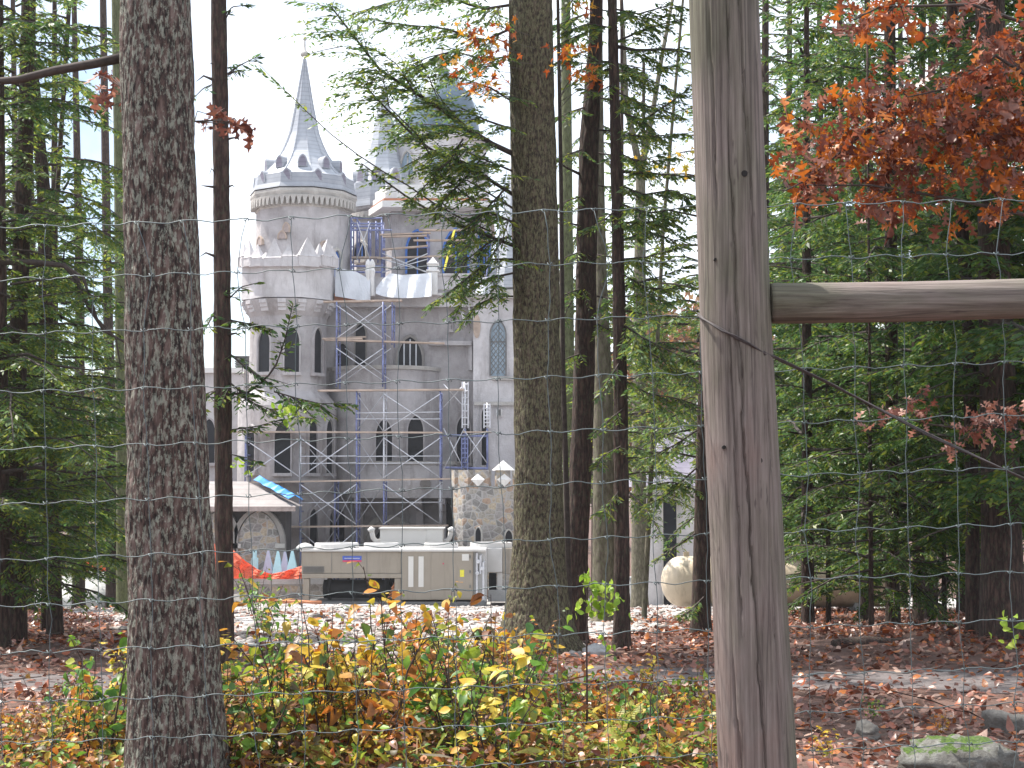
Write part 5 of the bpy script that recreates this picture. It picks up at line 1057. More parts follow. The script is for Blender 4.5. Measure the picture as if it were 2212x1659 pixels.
foliage(m2, [([(1290, 60), (1240, 80), (1200, 100)], 17.6, 17, .01, .35), ([(1270, 160), (1320, 150), (1400, 170), (1460, 200)], 17.6, 16.8, .014, .35), ([(1260, 380), (1220, 360), (1200, 345)], 17.6, 17.2, .02, .1), ([(1265, 490), (1220, 480), (1200, 470)], 17.6, 17.2, .014, .2), ([(1290, 280), (1340, 285), (1420, 300), (1500, 285)], 17.6, 16.8, .012, .2),
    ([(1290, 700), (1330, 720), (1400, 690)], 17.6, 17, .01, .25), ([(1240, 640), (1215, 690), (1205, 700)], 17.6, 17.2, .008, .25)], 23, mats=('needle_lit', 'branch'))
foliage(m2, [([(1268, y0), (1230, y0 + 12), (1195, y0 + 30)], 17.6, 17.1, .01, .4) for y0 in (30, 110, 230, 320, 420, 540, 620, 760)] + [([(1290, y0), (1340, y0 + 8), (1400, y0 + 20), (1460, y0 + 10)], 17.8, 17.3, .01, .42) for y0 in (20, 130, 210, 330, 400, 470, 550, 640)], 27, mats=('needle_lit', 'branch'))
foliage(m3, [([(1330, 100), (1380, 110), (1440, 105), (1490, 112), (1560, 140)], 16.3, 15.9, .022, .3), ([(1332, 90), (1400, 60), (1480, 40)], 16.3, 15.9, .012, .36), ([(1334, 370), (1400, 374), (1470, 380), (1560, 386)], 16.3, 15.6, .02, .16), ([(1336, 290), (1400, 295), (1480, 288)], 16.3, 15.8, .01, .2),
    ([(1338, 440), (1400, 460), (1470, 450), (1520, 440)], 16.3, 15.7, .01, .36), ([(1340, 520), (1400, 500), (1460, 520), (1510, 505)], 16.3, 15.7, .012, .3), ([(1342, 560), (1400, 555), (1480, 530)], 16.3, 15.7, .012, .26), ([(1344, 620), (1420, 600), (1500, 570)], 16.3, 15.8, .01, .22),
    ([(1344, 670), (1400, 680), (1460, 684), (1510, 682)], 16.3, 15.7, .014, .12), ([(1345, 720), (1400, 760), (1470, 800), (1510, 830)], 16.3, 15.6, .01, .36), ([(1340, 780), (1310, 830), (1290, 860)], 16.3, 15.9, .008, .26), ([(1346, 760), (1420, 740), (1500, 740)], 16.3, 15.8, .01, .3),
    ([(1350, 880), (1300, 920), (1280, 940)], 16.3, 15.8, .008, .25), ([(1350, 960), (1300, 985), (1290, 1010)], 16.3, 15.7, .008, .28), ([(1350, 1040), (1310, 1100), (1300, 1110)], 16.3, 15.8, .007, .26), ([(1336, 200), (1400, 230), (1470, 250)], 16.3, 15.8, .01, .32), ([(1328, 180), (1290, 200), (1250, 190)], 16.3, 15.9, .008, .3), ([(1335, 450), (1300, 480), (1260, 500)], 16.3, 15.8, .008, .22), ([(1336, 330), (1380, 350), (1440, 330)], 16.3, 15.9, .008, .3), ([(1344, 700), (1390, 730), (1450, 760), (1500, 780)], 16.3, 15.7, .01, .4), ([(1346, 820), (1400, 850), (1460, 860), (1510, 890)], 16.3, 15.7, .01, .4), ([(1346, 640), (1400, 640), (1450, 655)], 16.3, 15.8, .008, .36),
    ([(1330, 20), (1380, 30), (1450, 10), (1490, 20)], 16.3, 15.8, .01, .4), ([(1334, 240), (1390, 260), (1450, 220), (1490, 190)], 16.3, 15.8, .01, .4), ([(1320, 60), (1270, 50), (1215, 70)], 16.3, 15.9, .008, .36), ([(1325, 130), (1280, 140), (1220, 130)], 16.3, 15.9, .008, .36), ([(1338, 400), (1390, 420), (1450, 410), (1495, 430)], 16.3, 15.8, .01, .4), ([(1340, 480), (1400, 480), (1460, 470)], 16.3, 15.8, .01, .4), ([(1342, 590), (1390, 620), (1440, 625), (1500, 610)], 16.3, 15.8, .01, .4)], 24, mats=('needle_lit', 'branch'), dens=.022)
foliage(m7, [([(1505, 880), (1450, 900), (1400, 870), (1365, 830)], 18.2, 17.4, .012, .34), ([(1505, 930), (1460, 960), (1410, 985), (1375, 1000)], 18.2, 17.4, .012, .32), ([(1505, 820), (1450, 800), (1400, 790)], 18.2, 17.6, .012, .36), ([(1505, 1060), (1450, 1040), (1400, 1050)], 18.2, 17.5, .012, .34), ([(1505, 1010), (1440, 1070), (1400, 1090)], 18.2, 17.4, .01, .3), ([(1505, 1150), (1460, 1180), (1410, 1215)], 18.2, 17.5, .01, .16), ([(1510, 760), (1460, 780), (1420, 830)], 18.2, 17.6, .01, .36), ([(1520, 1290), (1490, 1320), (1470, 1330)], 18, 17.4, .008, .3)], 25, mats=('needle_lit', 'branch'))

# left wood
LT = [(119, 1371, 19, [(58, 0, 20), (80, 250, 26), (95, 420, 30), (102, 800, 31), (112, 1150, 32), (119, 1350, 36)], 4, 0, .95, 'leaning dark hemlock trunk between the left edge and the broad oak'),
      (35, 1402, 16.4, [(62, 0, 30), (55, 300, 34), (40, 700, 36), (36, 1150, 40), (35, 1380, 46)], 4, .3, .78, 'thick dark hemlock trunk at the far left near the fence'),
      (243, 1311, 50, [(225, 150, 16), (232, 600, 20), (243, 1100, 27), (244, 1290, 32)], 2, 0, .9, 'slender reddish trunk far back before the orange netting'),
      (5, 1400, 15.6, [(-6, 0, 26), (0, 600, 28), (4, 1100, 30), (5, 1380, 34)], 4, .9, .72, 'dark hemlock trunk cut by the left edge of the picture'),
      (-190, 1371, 19.5, [(-180, 0, 36), (-190, 1350, 46)], 0, .4, 1, 'hemlock whose long boughs reach in from the left edge'),
      (60, 1322, 38, [(64, 0, 20), (60, 1300, 26)], 4, .2, 1, 'hemlock deep in the left wood behind the leaning one'),
      (-60, 1335, 30, [(-62, 0, 26), (-60, 1300, 34)], 4, 1, 1, 'hemlock far left, deep behind the trunk cut by the picture edge'),
      (170, 1316, 44, [(166, 0, 20), (170, 1290, 28)], 4, 0, 1, 'yellowish green hemlock in the deep left wood beside the netting'),
      (-20, 1340, 25, [(-18, 0, 24), (-20, 1300, 30)], 4, .6, .8, 'pale green hemlock just past the left edge'), (110, 1330, 28, [(112, 0, 18), (110, 1300, 22)], 1, .1, .8, 'hemlock between the leaning trunk and the slender far one'), (30, 1318, 46, [(30, 0, 18), (30, 1300, 22)], 4, .3, 1.1, 'pale hemlock at the back of the left wood')]
for px, py, Y, tr, c, rz, s, lab in LT: hemlock(px, py, Y, tr, c, rz, s, lab)
l5 = tree('maple_tree', 268, 1330, 33, [(254, 0, 26), (259, 300, 26), (263, 700, 28), (268, 1100, 32), (270, 1300, 38)], 'bark_green', 'bright moss green trunk hugging the left edge of the broad oak', 'maple')
tt = hemlock(95, 1300, 21, [(150, 0, 10), (100, 800, 12), (95, 1340, 14)], 3, 0, 1.2, 'young bushy hemlock under the taller ones at left')
deadl = bpy.data.objects['hemlock_tree.006'] if False else None
lt6 = [o for o in COL.objects if o.get('label', '').startswith('dark hemlock trunk cut')][0]
limb(lt6, [(5, 566), (75, 567), (140, 574), (165, 602), (190, 660), (225, 715), (262, 735), (300, 760)], 15.4, .035, .008)
limb(lt6, [(140, 574), (180, 600), (210, 690), (250, 730), (262, 800)], 15.3, .02, .006)
limb(lt6, [(5, 770), (60, 765), (120, 790), (200, 800), (270, 790)], 15.3, .02, .005); limb(lt6, [(5, 1020), (80, 1010), (150, 1020), (220, 1030), (270, 1090)], 15.3, .022, .006)
limb(lt6, [(5, 480), (60, 470), (140, 475), (230, 470)], 15.3, .016, .004)
foliage(lt6, [([(5, 470), (80, 460), (180, 470)], 15.6, 15, .01, .3), ([(150, 600), (200, 640), (240, 640)], 15.4, 15, .008, .3), ([(5, 700), (60, 720), (140, 740)], 15.6, 15, .01, .3), ([(5, 900), (90, 890), (180, 910), (250, 900)], 15.6, 15, .01, .3), ([(5, 1050), (80, 1080), (190, 1090), (270, 1070)], 15.6, 15, .01, .34), ([(5, 1160), (90, 1180), (190, 1190)], 15.6, 15, .01, .32), ([(5, 100), (90, 90), (200, 110)], 15.6, 15, .012, .34), ([(5, 40), (90, 50), (230, 60)], 15.6, 15, .012, .34), ([(5, 230), (110, 210), (220, 240)], 15.6, 15, .012, .34), ([(0, 1240), (60, 1270), (120, 1290)], 15.6, 15, .01, .34)], 26)

# right wood
RT = [(1285, 1330, 34, [(1288, 0, 8), (1287, 700, 12), (1285, 1300, 18)], 6, .9, (.85, .85, 2.0), 'slender feathery hemlock hidden behind the dark trunks in the middle'),
      (1512, 1335, 31, [(1516, 60, 8), (1512, 1310, 18)], 6, 1.7, 1.6, 'feathery pale green hemlock behind the post and the half hidden trunk'),
      (1346, 1340, 25, [(1344, 500, 8), (1345, 900, 12), (1346, 1310, 16)], 6, .5, 1.0, 'bright green young hemlock just behind the thin dark trunk'), (1388, 1305, 48, [(1390, 400, 8), (1389, 900, 11), (1388, 1290, 14)], 6, 2.5, (1.3, 1.3, 2.4), 'pale green hemlock behind the forked trunk before the slate house'),
      (2102, 1392, 16.9, [(2056, 0, 25), (2066, 300, 26), (2092, 700, 28), (2100, 1100, 29), (2102, 1370, 34)], 1, 3.3, .9, 'straight slim dark trunk left of the thick one at the right edge'),
      (2165, 1400, 16.2, [(2138, 0, 62), (2148, 600, 68), (2160, 1000, 82), (2164, 1250, 90), (2165, 1380, 104)], 2, 2.8, .95, 'thick shadowed hemlock trunk near the right edge'),
      (1745, 1357, 22, [(1740, 0, 20), (1745, 1320, 28)], 0, 3.0, .95, 'hemlock immediately right of the fence post, behind the tank end'),
      (1930, 1366, 20, [(1922, 0, 24), (1928, 1300, 30)], 0, 1.6, .95, 'hemlock in the middle of the right wood above the rail'),
      (2330, 1380, 18, [(2330, 0, 50), (2330, 1350, 60)], 2, 3.4, 1, 'hemlock whose boughs reach in from the right edge'),
      (1655, 1335, 30, [(1650, 0, 26), (1655, 1300, 34)], 1, 2.4, 1, 'hemlock hidden behind the fence post deep in the wood'),
      (1820, 1328, 36, [(1816, 0, 22), (1820, 1300, 28)], 2, .5, 1.05, 'hemlock deep behind the propane tank'),
      (2010, 1334, 31, [(2008, 0, 26), (2010, 1300, 32)], 0, 2.2, 1.05, 'dark hemlock beyond the far end of the tank'),
      (2250, 1345, 26, [(2250, 0, 30), (2250, 1300, 36)], 1, 3.0, 1.1, 'hemlock beyond the right edge, behind the thick trunk'),
      (2130, 1322, 42, [(2130, 0, 22), (2130, 1300, 26)], 2, 1.0, 1.1, 'tall hemlock far back at right'), (1700, 1318, 46, [(1700, 0, 20), (1700, 1300, 24)], 2, 2.0, 1, 'tall hemlock far back, right of the slate house'),
      (1870, 1345, 27, [(1872, 0, 24), (1870, 1300, 30)], 1, 5.0, 1.05, 'hemlock behind the young thin stemmed one by the tank'), (1985, 1350, 25, [(1990, 0, 22), (1985, 1300, 28)], 4, 1.0, 1, 'paler green hemlock behind the rail, midway along it'),
      (2080, 1335, 33, [(2082, 0, 22), (2080, 1300, 28)], 0, 2.9, 1.1, 'hemlock seen between the slim and the thick trunk at right'), (1775, 1320, 40, [(1776, 0, 20), (1775, 1300, 24)], 0, 4.0, 1.15, 'hemlock far back above the white bundled sheet'),
      (1950, 1318, 50, [(1950, 0, 18), (1950, 1300, 22)], 2, .3, 1.25, 'hemlock at the back of the right wood over the tank'), (2240, 1320, 48, [(2240, 0, 18), (2240, 1300, 22)], 1, .9, 1.3, 'hemlock at the back of the wood beyond the right edge')]
for px, py, Y, tr, c, rz, s, lab in RT: hemlock(px, py, Y, tr, c, rz, s, lab)
for px, py, Y, rz, s, lab in [(1882, 1372, 18.6, .4, .92, 'young hemlock with thin stem before the middle of the tank'), (1935, 1368, 20.5, 2.0, .85, 'young hemlock beside the tank end with drooping sprays'), (1790, 1360, 23, 3.6, .9, 'young hemlock between the fence post and the thin stemmed one'), (2040, 1362, 21, 4.4, 1.0, 'young hemlock left of the slim straight trunk')]:
    hemlock(px, py, Y, [(px - 4, 760, 6), (px - 2, 1050, 9), (px, 1340, 12)], 3, rz, s, lab, ztop=None, n=10, mold=20)

# orange maple sapling behind the mossy trunk
mp = thing('maple_sapling', 'thin maple sapling with a few orange leaves behind the mossy trunk', 'maple', base_pt(1230, 1385, 16.9))
trunk_obj('trunk', [(1205, 0, 7), (1212, 400, 9), (1216, 800, 11), (1222, 1000, 12), (1230, 1360, 14)], 16.9, 'branch', mp, n=8, mold=24)
fr = lambda a, b: P(1206 + (b / 60), min(b + 60, 300), 16.9) if a > 1150 else P(1190, b + 30, 16.7)
leaf_cluster(mp, [(1010, 90), (1030, 70), (1000, 60), (1040, 130), (1020, 160), (1070, 180), (1057, 205), (1085, 130), (1090, 60), (1100, 90), (1012, 185), (1045, 95), (985, 130), (1060, 100)], 14.7, 8, .105, 'maple_leaf', MAPLE, .07, gl, twig_from=fr)
leaf_cluster(mp, [(1205, 105), (1235, 105), (1262, 100), (1210, 140), (1240, 160), (1270, 150), (1290, 160), (1275, 175), (1260, 5), (1275, 20), (1225, 120), (1255, 150)], 15.4, 6, .105, 'maple_leaf', MAPLE, .06, gl, twig_from=fr)
ym = thing('maple_tree', 'small maple with sparse yellow leaves left of the fence post', 'maple', base_pt(1392, 1345, 25)); trunk_obj('trunk', [(1470, 60, 6), (1432, 500, 8), (1392, 1320, 12)], 25, 'bark_pale', ym, n=8, mold=24)
leaf_cluster(ym, [(1400, 340), (1420, 360), (1410, 380), (1440, 335), (1455, 350), (1480, 345), (1500, 360), (1495, 300), (1460, 240), (1385, 365)], 24, 6, .13, 'yellow_leaf', MAPLE, .14, gl, twig_from=lambda a, b: P(1460, b - 20, 25))

# red oak sapling, upper right
ro = thing('oak_sapling', 'young oak thick with rust red leaves hanging above the rail', 'oak', base_pt(2420, 1700, 8.3)); trunk_obj('trunk', [(2380, -60, 22), (2400, 700, 34), (2420, 1600, 44)], 8.3, 'bark_pale', ro, n=14, mold=40)
mains = [[(2390, 420), (2290, 390), (2150, 300), (1990, 260), (1850, 300), (1740, 390), (1690, 415)], [(2385, 300), (2260, 190), (2150, 120), (2050, 190), (1960, 210)], [(2392, 520), (2240, 470), (2060, 430), (1880, 400), (1760, 400)], [(2384, 120), (2240, 60), (2100, 10), (1900, 15), (1850, 40)]]
for i, pl in enumerate(mains): limb(ro, pl, 8.3, .014, .003, Y1=7.9)
pool = [(a, b) for pl in mains for a, b in zip(np.interp(np.linspace(0, 1, 14), np.linspace(0, 1, len(pl)), [p[0] for p in pl]), np.interp(np.linspace(0, 1, 14), np.linspace(0, 1, len(pl)), [p[1] for p in pl]))]
def near(a, b):
    q = min(pool, key=lambda p: (p[0] - a) ** 2 + (p[1] - b) ** 2 + 4000 * (p[0] < a)); return P(q[0], q[1], 8.1)
sp = []
for cx, cy, sx_, sy_, n in [(1960, 270, 120, 62, 46), (1850, 320, 80, 55, 20), (2080, 230, 75, 60, 24), (2160, 110, 55, 60, 18), (2180, 270, 45, 60, 14), (1745, 395, 40, 28, 9), (1870, 35, 28, 26, 5), (1945, 20, 25, 18, 4), (2000, 400, 90, 40, 10), (2170, 420, 40, 50, 9), (1880, 450, 30, 40, 5)]:
    for _ in range(n): sp.append((min(2300, gl.normal(cx, sx_)), gl.normal(cy, sy_)))
for q in range(4): leaf_cluster(ro, [s for s in sp[q::4] if s[1] < 560], 7.9 + .14 * q, 8, .1, 'oak_leaf', OAK, .055, gl, twig_from=near, tr=.003)
# brown-leaved oak spray, lower right
bo = thing('oak_sapling', 'young oak with a spray of dull brown leaves under the rail at right', 'oak', base_pt(2300, 1560, 10.2)); trunk_obj('trunk', [(2290, 600, 16), (2300, 1500, 24)], 10.2, 'bark_pale', bo, n=10, mold=24, ztop=3.2)
bm = [(2294, 860), (2200, 905), (2100, 930), (2000, 915), (1920, 895)]; limb(bo, bm, 10.2, .01, .003, Y1=9.8)
leaf_cluster(bo, [(gl.uniform(1985, 2250), gl.normal(912, 24)) for _ in range(22)] + [(1925, 880), (1945, 868), (1905, 890), (1898, 915), (2050, 960), (2062, 972), (1960, 880), (2170, 880), (2200, 880)], 9.9, 4, .085, 'oak_brown', OAK, .045, gl, twig_from=lambda a, b: P(min(2290, a + 50), np.interp(a + 50, [1920, 2100, 2294], [893, 930, 862]), 9.95), tr=.003)
leaf_cluster(bo, [(2175, 1355), (2190, 1340), (2205, 1360), (2185, 1385)], 9.6, 5, .06, 'lime_leaf', OVAL, .05, gl)

# far autumn trees
def autumn_crown(name, seed, mat, N=7000):
    g = np.random.default_rng(seed); c = np.stack([g.normal(0, 2.3, 34), g.normal(0, 2.3, 34), g.uniform(3.5, 13.5, 34)], -1); c[:, :2] *= (1.15 - .055 * c[:, 2:3])
    i = g.integers(0, 34, N); p = c[i] + norm(g.normal(0, 1, (N, 3))) * (g.random((N, 1)) ** .4) * g.uniform(.8, 1.5, (N, 1))
    V, Fq = scatter(*DRY, p, g.normal(0, 1, (N, 3)), g.normal(0, .6, (N, 3)) + np.array([0, 0, .8]), g.uniform(.2, .42, N)); return np_mesh(name, V, Fq, [mat])
MT['far_orange'] = leaf_mat('far_orange_leaves', [(.3, .13, .06), (.4, .17, .06), (.24, .14, .08), (.35, .22, .1)], .4); MT['far_green'] = leaf_mat('far_green_leaves', [(.1, .14, .05), (.18, .2, .06), (.13, .15, .06), (.25, .22, .07)], .4)
AC = [autumn_crown('autumn_crown', 1, 'far_orange'), autumn_crown('autumn_crown_b', 2, 'far_green'), autumn_crown('autumn_crown_c', 3, 'far_orange')]
def far_tree(px, Y, k, s, lab):
    x = PX(px, 1200, Y); z = g1(x, Y); t = thing('autumn_tree', lab, 'tree', (x, Y, z), 'autumn trees far beyond the castle')
    mb = MB(); mb.tube([(x, Y, z - .3), (x + .1, Y, z + 3 * s), (x, Y, z + 7 * s), (x + .2, Y, z + 12 * s)], [.28 * s, .22 * s, .15 * s, .04], 8)
    for i in range(6): a = i * 1.05; h = (3.5 + i * 1.1) * s; mb.tube([(x, Y, z + h), (x + 1.2 * math.cos(a) * s, Y + 1.2 * math.sin(a) * s, z + h + 1.2 * s), (x + 2.2 * math.cos(a) * s, Y + 2.2 * math.sin(a) * s, z + h + 2.0 * s)], [.1 * s, .06 * s, .02], 6)
    mb.build('trunk', ['bark_pale'], t); o = link('crown', AC[k], t); o.matrix_basis = Matrix.Translation((x, Y, z)) @ Matrix.Rotation(px, 4, 'Z') @ Matrix.Scale(s, 4)
for px, Y, k, s, lab in [(1395, 118, 0, 1.35, 'orange tree far beyond, left of two at the gap beside the fence post'), (1480, 124, 2, 1.4, 'orange tree far beyond, nearest the fence post'), (1590, 118, 1, 1.3, 'green gold tree far beyond, hidden by the fence post'), (1740, 122, 0, 1.25, 'orange tree far beyond the right wood, just right of the post'), (1880, 118, 1, 1.3, 'green gold tree far beyond the right wood'), (2040, 124, 2, 1.3, 'orange tree far beyond the slim trunk at right'), (2190, 118, 1, 1.2, 'green gold tree far beyond the thick right trunk'),
        (30, 112, 1, 1.0, 'green gold tree far beyond the left edge'), (150, 118, 1, .95, 'green gold tree far beyond the leaning hemlock'), (255, 112, 0, .9, 'orange tree far beyond, left of the broad oak'), (395, 116, 1, .85, 'green gold tree far beyond, behind the broad oak'), (480, 122, 1, .8, 'low green gold tree left of the castle turret'), (1250, 120, 1, 1.1, 'green gold tree far beyond the dark trunks in the middle'), (-90, 120, 1, 1.1, 'green gold tree outside the left edge')]: far_tree(px, Y, k, s, lab)

# ------------------------------------------------------------------ undergrowth
def shrub_mesh(seed, H, nst, mat, spread=.3, lsize=.06, nl=11):
    g = np.random.default_rng(seed); st = MB(); pos = []; d = []
    for i in range(nst):
        a = g.random() * 6.28; h = H * g.uniform(.55, 1.05); lean = spread * g.uniform(.3, 1.2); b = np.array([g.normal(0, .04), g.normal(0, .04), -.03])
        pts = [b + np.array([math.cos(a) * lean * t ** 1.5, math.sin(a) * lean * t ** 1.5, h * t]) + g.normal(0, .012, 3) * (t > 0) for t in np.linspace(0, 1, 6)]
        st.tube([tuple(p) for p in pts], [.005 * (1 - .75 * t) + .001 for t in np.linspace(0, 1, 6)], 5)
        for j in range(nl):
            t = .25 + .75 * (j + g.random()) / nl; p = np.array([np.interp(t, np.linspace(0, 1, 6), [q[c] for q in pts]) for c in range(3)]); b2 = g.random() * 6.28; l = g.uniform(.03, .15) * (1.2 - .6 * t)
            q = p + np.array([math.cos(b2) * l, math.sin(b2) * l, g.uniform(-.01, .06)]); st.tube([tuple(p), tuple(q)], .0015, 3)
            for u in range(2): pos.append(p + (q - p) * (1 - .4 * u)); d.append([math.cos(b2) + g.normal(0, .5), math.sin(b2) + g.normal(0, .5), g.normal(-.25, .3)])
    pos = np.array(pos); d = np.array(d); N = len(pos)
    V, Fq = scatter(*OVAL, pos, d, np.array([0, -.25, 1.0]) + g.normal(0, .45, (N, 3)), (.45 + 1.25 * g.random(N) ** 1.7) * lsize, g.normal(-.2, .3, N))
    mf = np_mesh('foliage', V, Fq, [sh[mat]]); o = st.build('stems', ['stem']); ms = o.data; bpy.data.objects.remove(o); return mf, ms
SV = {k: [shrub_mesh(i * 7 + hash_, .62, 5, k, .28) for i in range(2)] + [shrub_mesh(i * 5 + hash_ + 3, .85, 4, k, .2, .065) for i in range(1)] for k, hash_ in (('green', 1), ('yellow', 50), ('orange', 90), ('mixed', 130), ('brown', 170))}
DESC = {'green': 'leafy green shrub in the thicket behind the fence', 'yellow': 'yellow leaved shrub in the thicket behind the fence', 'orange': 'orange leaved shrub in the thicket behind the fence', 'mixed': 'shrub of mixed green and amber leaves in the thicket', 'brown': 'rust brown shrub low in the thicket behind the fence'}
def shrub(px, Y, kind, v, s, rz, label=None):
    x = PX(px, 1400, Y); t = thing('shrub', label or DESC[kind], 'shrub', (x, Y, g1(x, Y)), 'shrubs of the thicket'); mf, ms = SV[kind][v]
    for nm, me in (('foliage', mf), ('stems', ms)):
        o = link(nm, me, t); o.matrix_basis = Matrix.Translation(t.location) @ Matrix.Rotation(rz, 4, 'Z') @ Matrix.Scale(s, 4)
gs = np.random.default_rng(33)
kinds = ['mixed', 'green', 'orange', 'yellow', 'brown', 'mixed', 'green', 'orange', 'yellow', 'mixed']
for i in range(54):
    Y = 8.7 + 3.2 * gs.random() ** 1.3; px = 500 + 640 * ((i * .618) % 1) + gs.normal(0, 20); shrub(px, Y, kinds[i % 10], int(gs.integers(0, 3)), gs.uniform(.75, 1.25), gs.random() * 6.28)
for i in range(26):
    Y = 8.7 + 2.2 * gs.random(); px = 1130 + 400 * ((i * .618) % 1); shrub(px, Y, ['mixed', 'green', 'brown', 'green', 'orange', 'brown', 'yellow'][i % 7], int(gs.integers(0, 2)), gs.uniform(.4, .75), gs.random() * 6.28)
for px, Y, s, k in [(205, 9.4, 1.0, 'green'), (240, 9.8, 1.15, 'green'), (265, 9.2, .9, 'mixed'), (165, 9.6, .8, 'green'), (120, 9.2, .7, 'mixed'), (60, 9.0, .6, 'brown'), (20, 9.4, .6, 'orange'), (190, 9.0, .7, 'orange'), (250, 9.0, .8, 'green'), (100, 10.5, .6, 'brown'), (470, 9.6, 1.0, 'green'), (500, 9.3, .9, 'mixed'), (265, 12, .9, 'yellow')]: shrub(px, Y, k, int(gs.integers(0, 3)), s, gs.random() * 6.28)
for px, Y, s, k in [(1790, 9.2, .35, 'yellow'), (1990, 9.0, .3, 'yellow'), (1880, 11, .3, 'green'), (2030, 10.4, .3, 'orange'), (1400, 12.2, .5, 'yellow'), (1500, 11.6, .5, 'mixed'), (1150, 12, .6, 'green'), (560, 22, 1.2, 'green'), (545, 30, 1.5, 'green')]: shrub(px, Y, k, 0, s, gs.random() * 6.28)
# ground cover: low leaves, ferns and grass nobody could count
gu = np.random.default_rng(44)
def cover(N, name, label, x0, x1, Y0, Y1, hmax, mats, shape, size, dn=(0, -.2, 1)):
    Y = Y0 + (Y1 - Y0) * gu.random(N) ** 1.2; px = gu.uniform(x0, x1, N); x = (px - CX) * Y / F
    cl = .5 + .5 * np.sin(x * 5 + 1.3 * np.sin(Y * 4)) * np.sin(Y * 5.3 + x * 2); z = gz(x, Y) + hmax * gu.random(N) ** 1.6 * (.35 + .8 * cl)
    V, Fq = scatter(*shape, np.stack([x, Y, z], -1), gu.normal(0, 1, (N, 3)) * np.array([1, 1, .45]), np.array(dn) + gu.normal(0, .5, (N, 3)), gu.uniform(.6, 1.4, N) * size, gu.normal(-.2, .35, N))
    k = len(shape[1]); mi = np.repeat(gu.integers(0, len(mats), N), k); return tag(link(name, np_mesh(name, V, Fq, mats, mi)), label, 'undergrowth', kind='stuff')
cover(8500, 'undergrowth', 'low tangle of green, amber and rust leaves under the shrubs', 480, 1560, 8.4, 11.6, .32, [sh['mixed'], sh['brown'], sh['brown'], sh['green'], sh['green'], sh['brown'], sh['yellow'], sh['orange'], 'litter'], OVAL, .05)
cover(2600, 'undergrowth', 'low rust and green leaves round the broad oak at left', -30, 480, 8.4, 10.6, .22, [sh['mixed'], sh['brown'], sh['orange'], sh['green']], OVAL, .05)
cover(1800, 'dry_grass', 'dry straw coloured grass and fern tips among the shrubs', 480, 1560, 8.4, 11.0, .26, [MT['fern'], sh['brown'], sh['brown']], (np.array([(-.025, 0, 0), (.025, 0, 0), (.015, .6, .06), (0, 1, 0)]), np.array([(0, 1, 2, 3)])), .16)
def fern(px, Y, s, lab):
    x = PX(px, 1500, Y); t = thing('fern', lab, 'fern', (x, Y, g1(x, Y)), 'yellowing ferns')
    for i in range(6):
        a = i * 1.05 + gs.random(); mb = MB(); L = s * gs.uniform(.8, 1.1); pr = lambda u: Vector((math.cos(a) * L * .55 * u, math.sin(a) * L * .55 * u, L * (1.0 * u - .42 * u * u)))
        vs = []; fs = []; sd = Vector((-math.sin(a), math.cos(a), 0)); n = 22
        for j in range(n):
            u = .1 + .9 * j / n; p = pr(u); w = .26 * L * (1 - u) ** .7 * min(1, u * 5); dl = (pr(u + .02) - p).normalized()
            for q in (-1, 1):
                k = len(vs); vs += [p, p + dl * .022 * L, p + sd * q * w + dl * .05 * L + Vector((0, 0, -.02 * L)), p + sd * q * w * .6 - dl * .0 * L]; fs.append((k, k + 1, k + 2, k + 3))
        mb.add(vs, fs); mb.tube([pr(u) for u in np.linspace(0, 1, 8)], .003, 4); o = mb.build('frond', ['fern'], t); o.matrix_basis = Matrix.Translation(t.location)
fern(1310, 8.9, .36, 'pale yellow fern just left of the fence post'); fern(1330, 9.7, .42, 'pale green fern below the lime sapling'); fern(1240, 8.7, .32, 'yellow fern at the lower middle of the thicket'); fern(1450, 9.0, .3, 'low straw coloured fern touching the fence post'); fern(700, 8.7, .3, 'yellow green fern low in the left part of the thicket')
# lime green sapling and arching bare stem
ls = thing('lime_sapling', 'slender sapling with bright lime green leaves before the dark trunks', 'sapling', base_pt(1268, 1600, 9.6))
limb(ls, [(1268, 1612), (1268, 1500), (1267, 1380), (1270, 1300), (1262, 1235)], 9.6, .008, .003, 'stem', 'stem')
leaf_cluster(ls, [(1262, 1245), (1280, 1262), (1300, 1270), (1285, 1290), (1310, 1285), (1325, 1300), (1300, 1310), (1275, 1315), (1330, 1318), (1265, 1300), (1290, 1325), (1310, 1262)], 9.55, 6, .06, 'lime_leaf', OVAL, .032, gl, twig_from=lambda a, b: P(1268, b + 15, 9.6), tr=.002, hang=.9)
leaf_cluster(ls, [(1305, 1380), (1312, 1395), (1240, 1330)], 9.55, 3, .045, 'lime_leaf', OVAL, .015, gl, hang=.8)
bs = thing('bare_sapling', 'dark bare stem arching right above the thicket', 'sapling', base_pt(845, 1640, 9.2))
limb(bs, [(845, 1680), (860, 1560), (880, 1450), (908, 1395), (945, 1365), (1000, 1345)], 9.2, .007, .002, 'stem', 'stem'); limb(bs, [(908, 1395), (930, 1350), (938, 1330)], 9.2, .003, .001, 'stem', 'twig')
bs2 = thing('bare_sapling', 'dark bare stem rising left of the broad oak', 'sapling', base_pt(237, 1640, 9.0)); limb(bs2, [(237, 1650), (248, 1560), (262, 1480), (275, 1420), (283, 1370)], 9.0, .007, .003, 'stem', 'stem')
leaf_cluster(bs, [(900, 1330), (950, 1330), (1000, 1345), (1100, 1355), (1040, 1390), (820, 1310), (850, 1290), (970, 1290), (860, 1370), (790, 1385)], 9.3, 3, .06, 'yellow_leaf', OVAL, .05, gl)

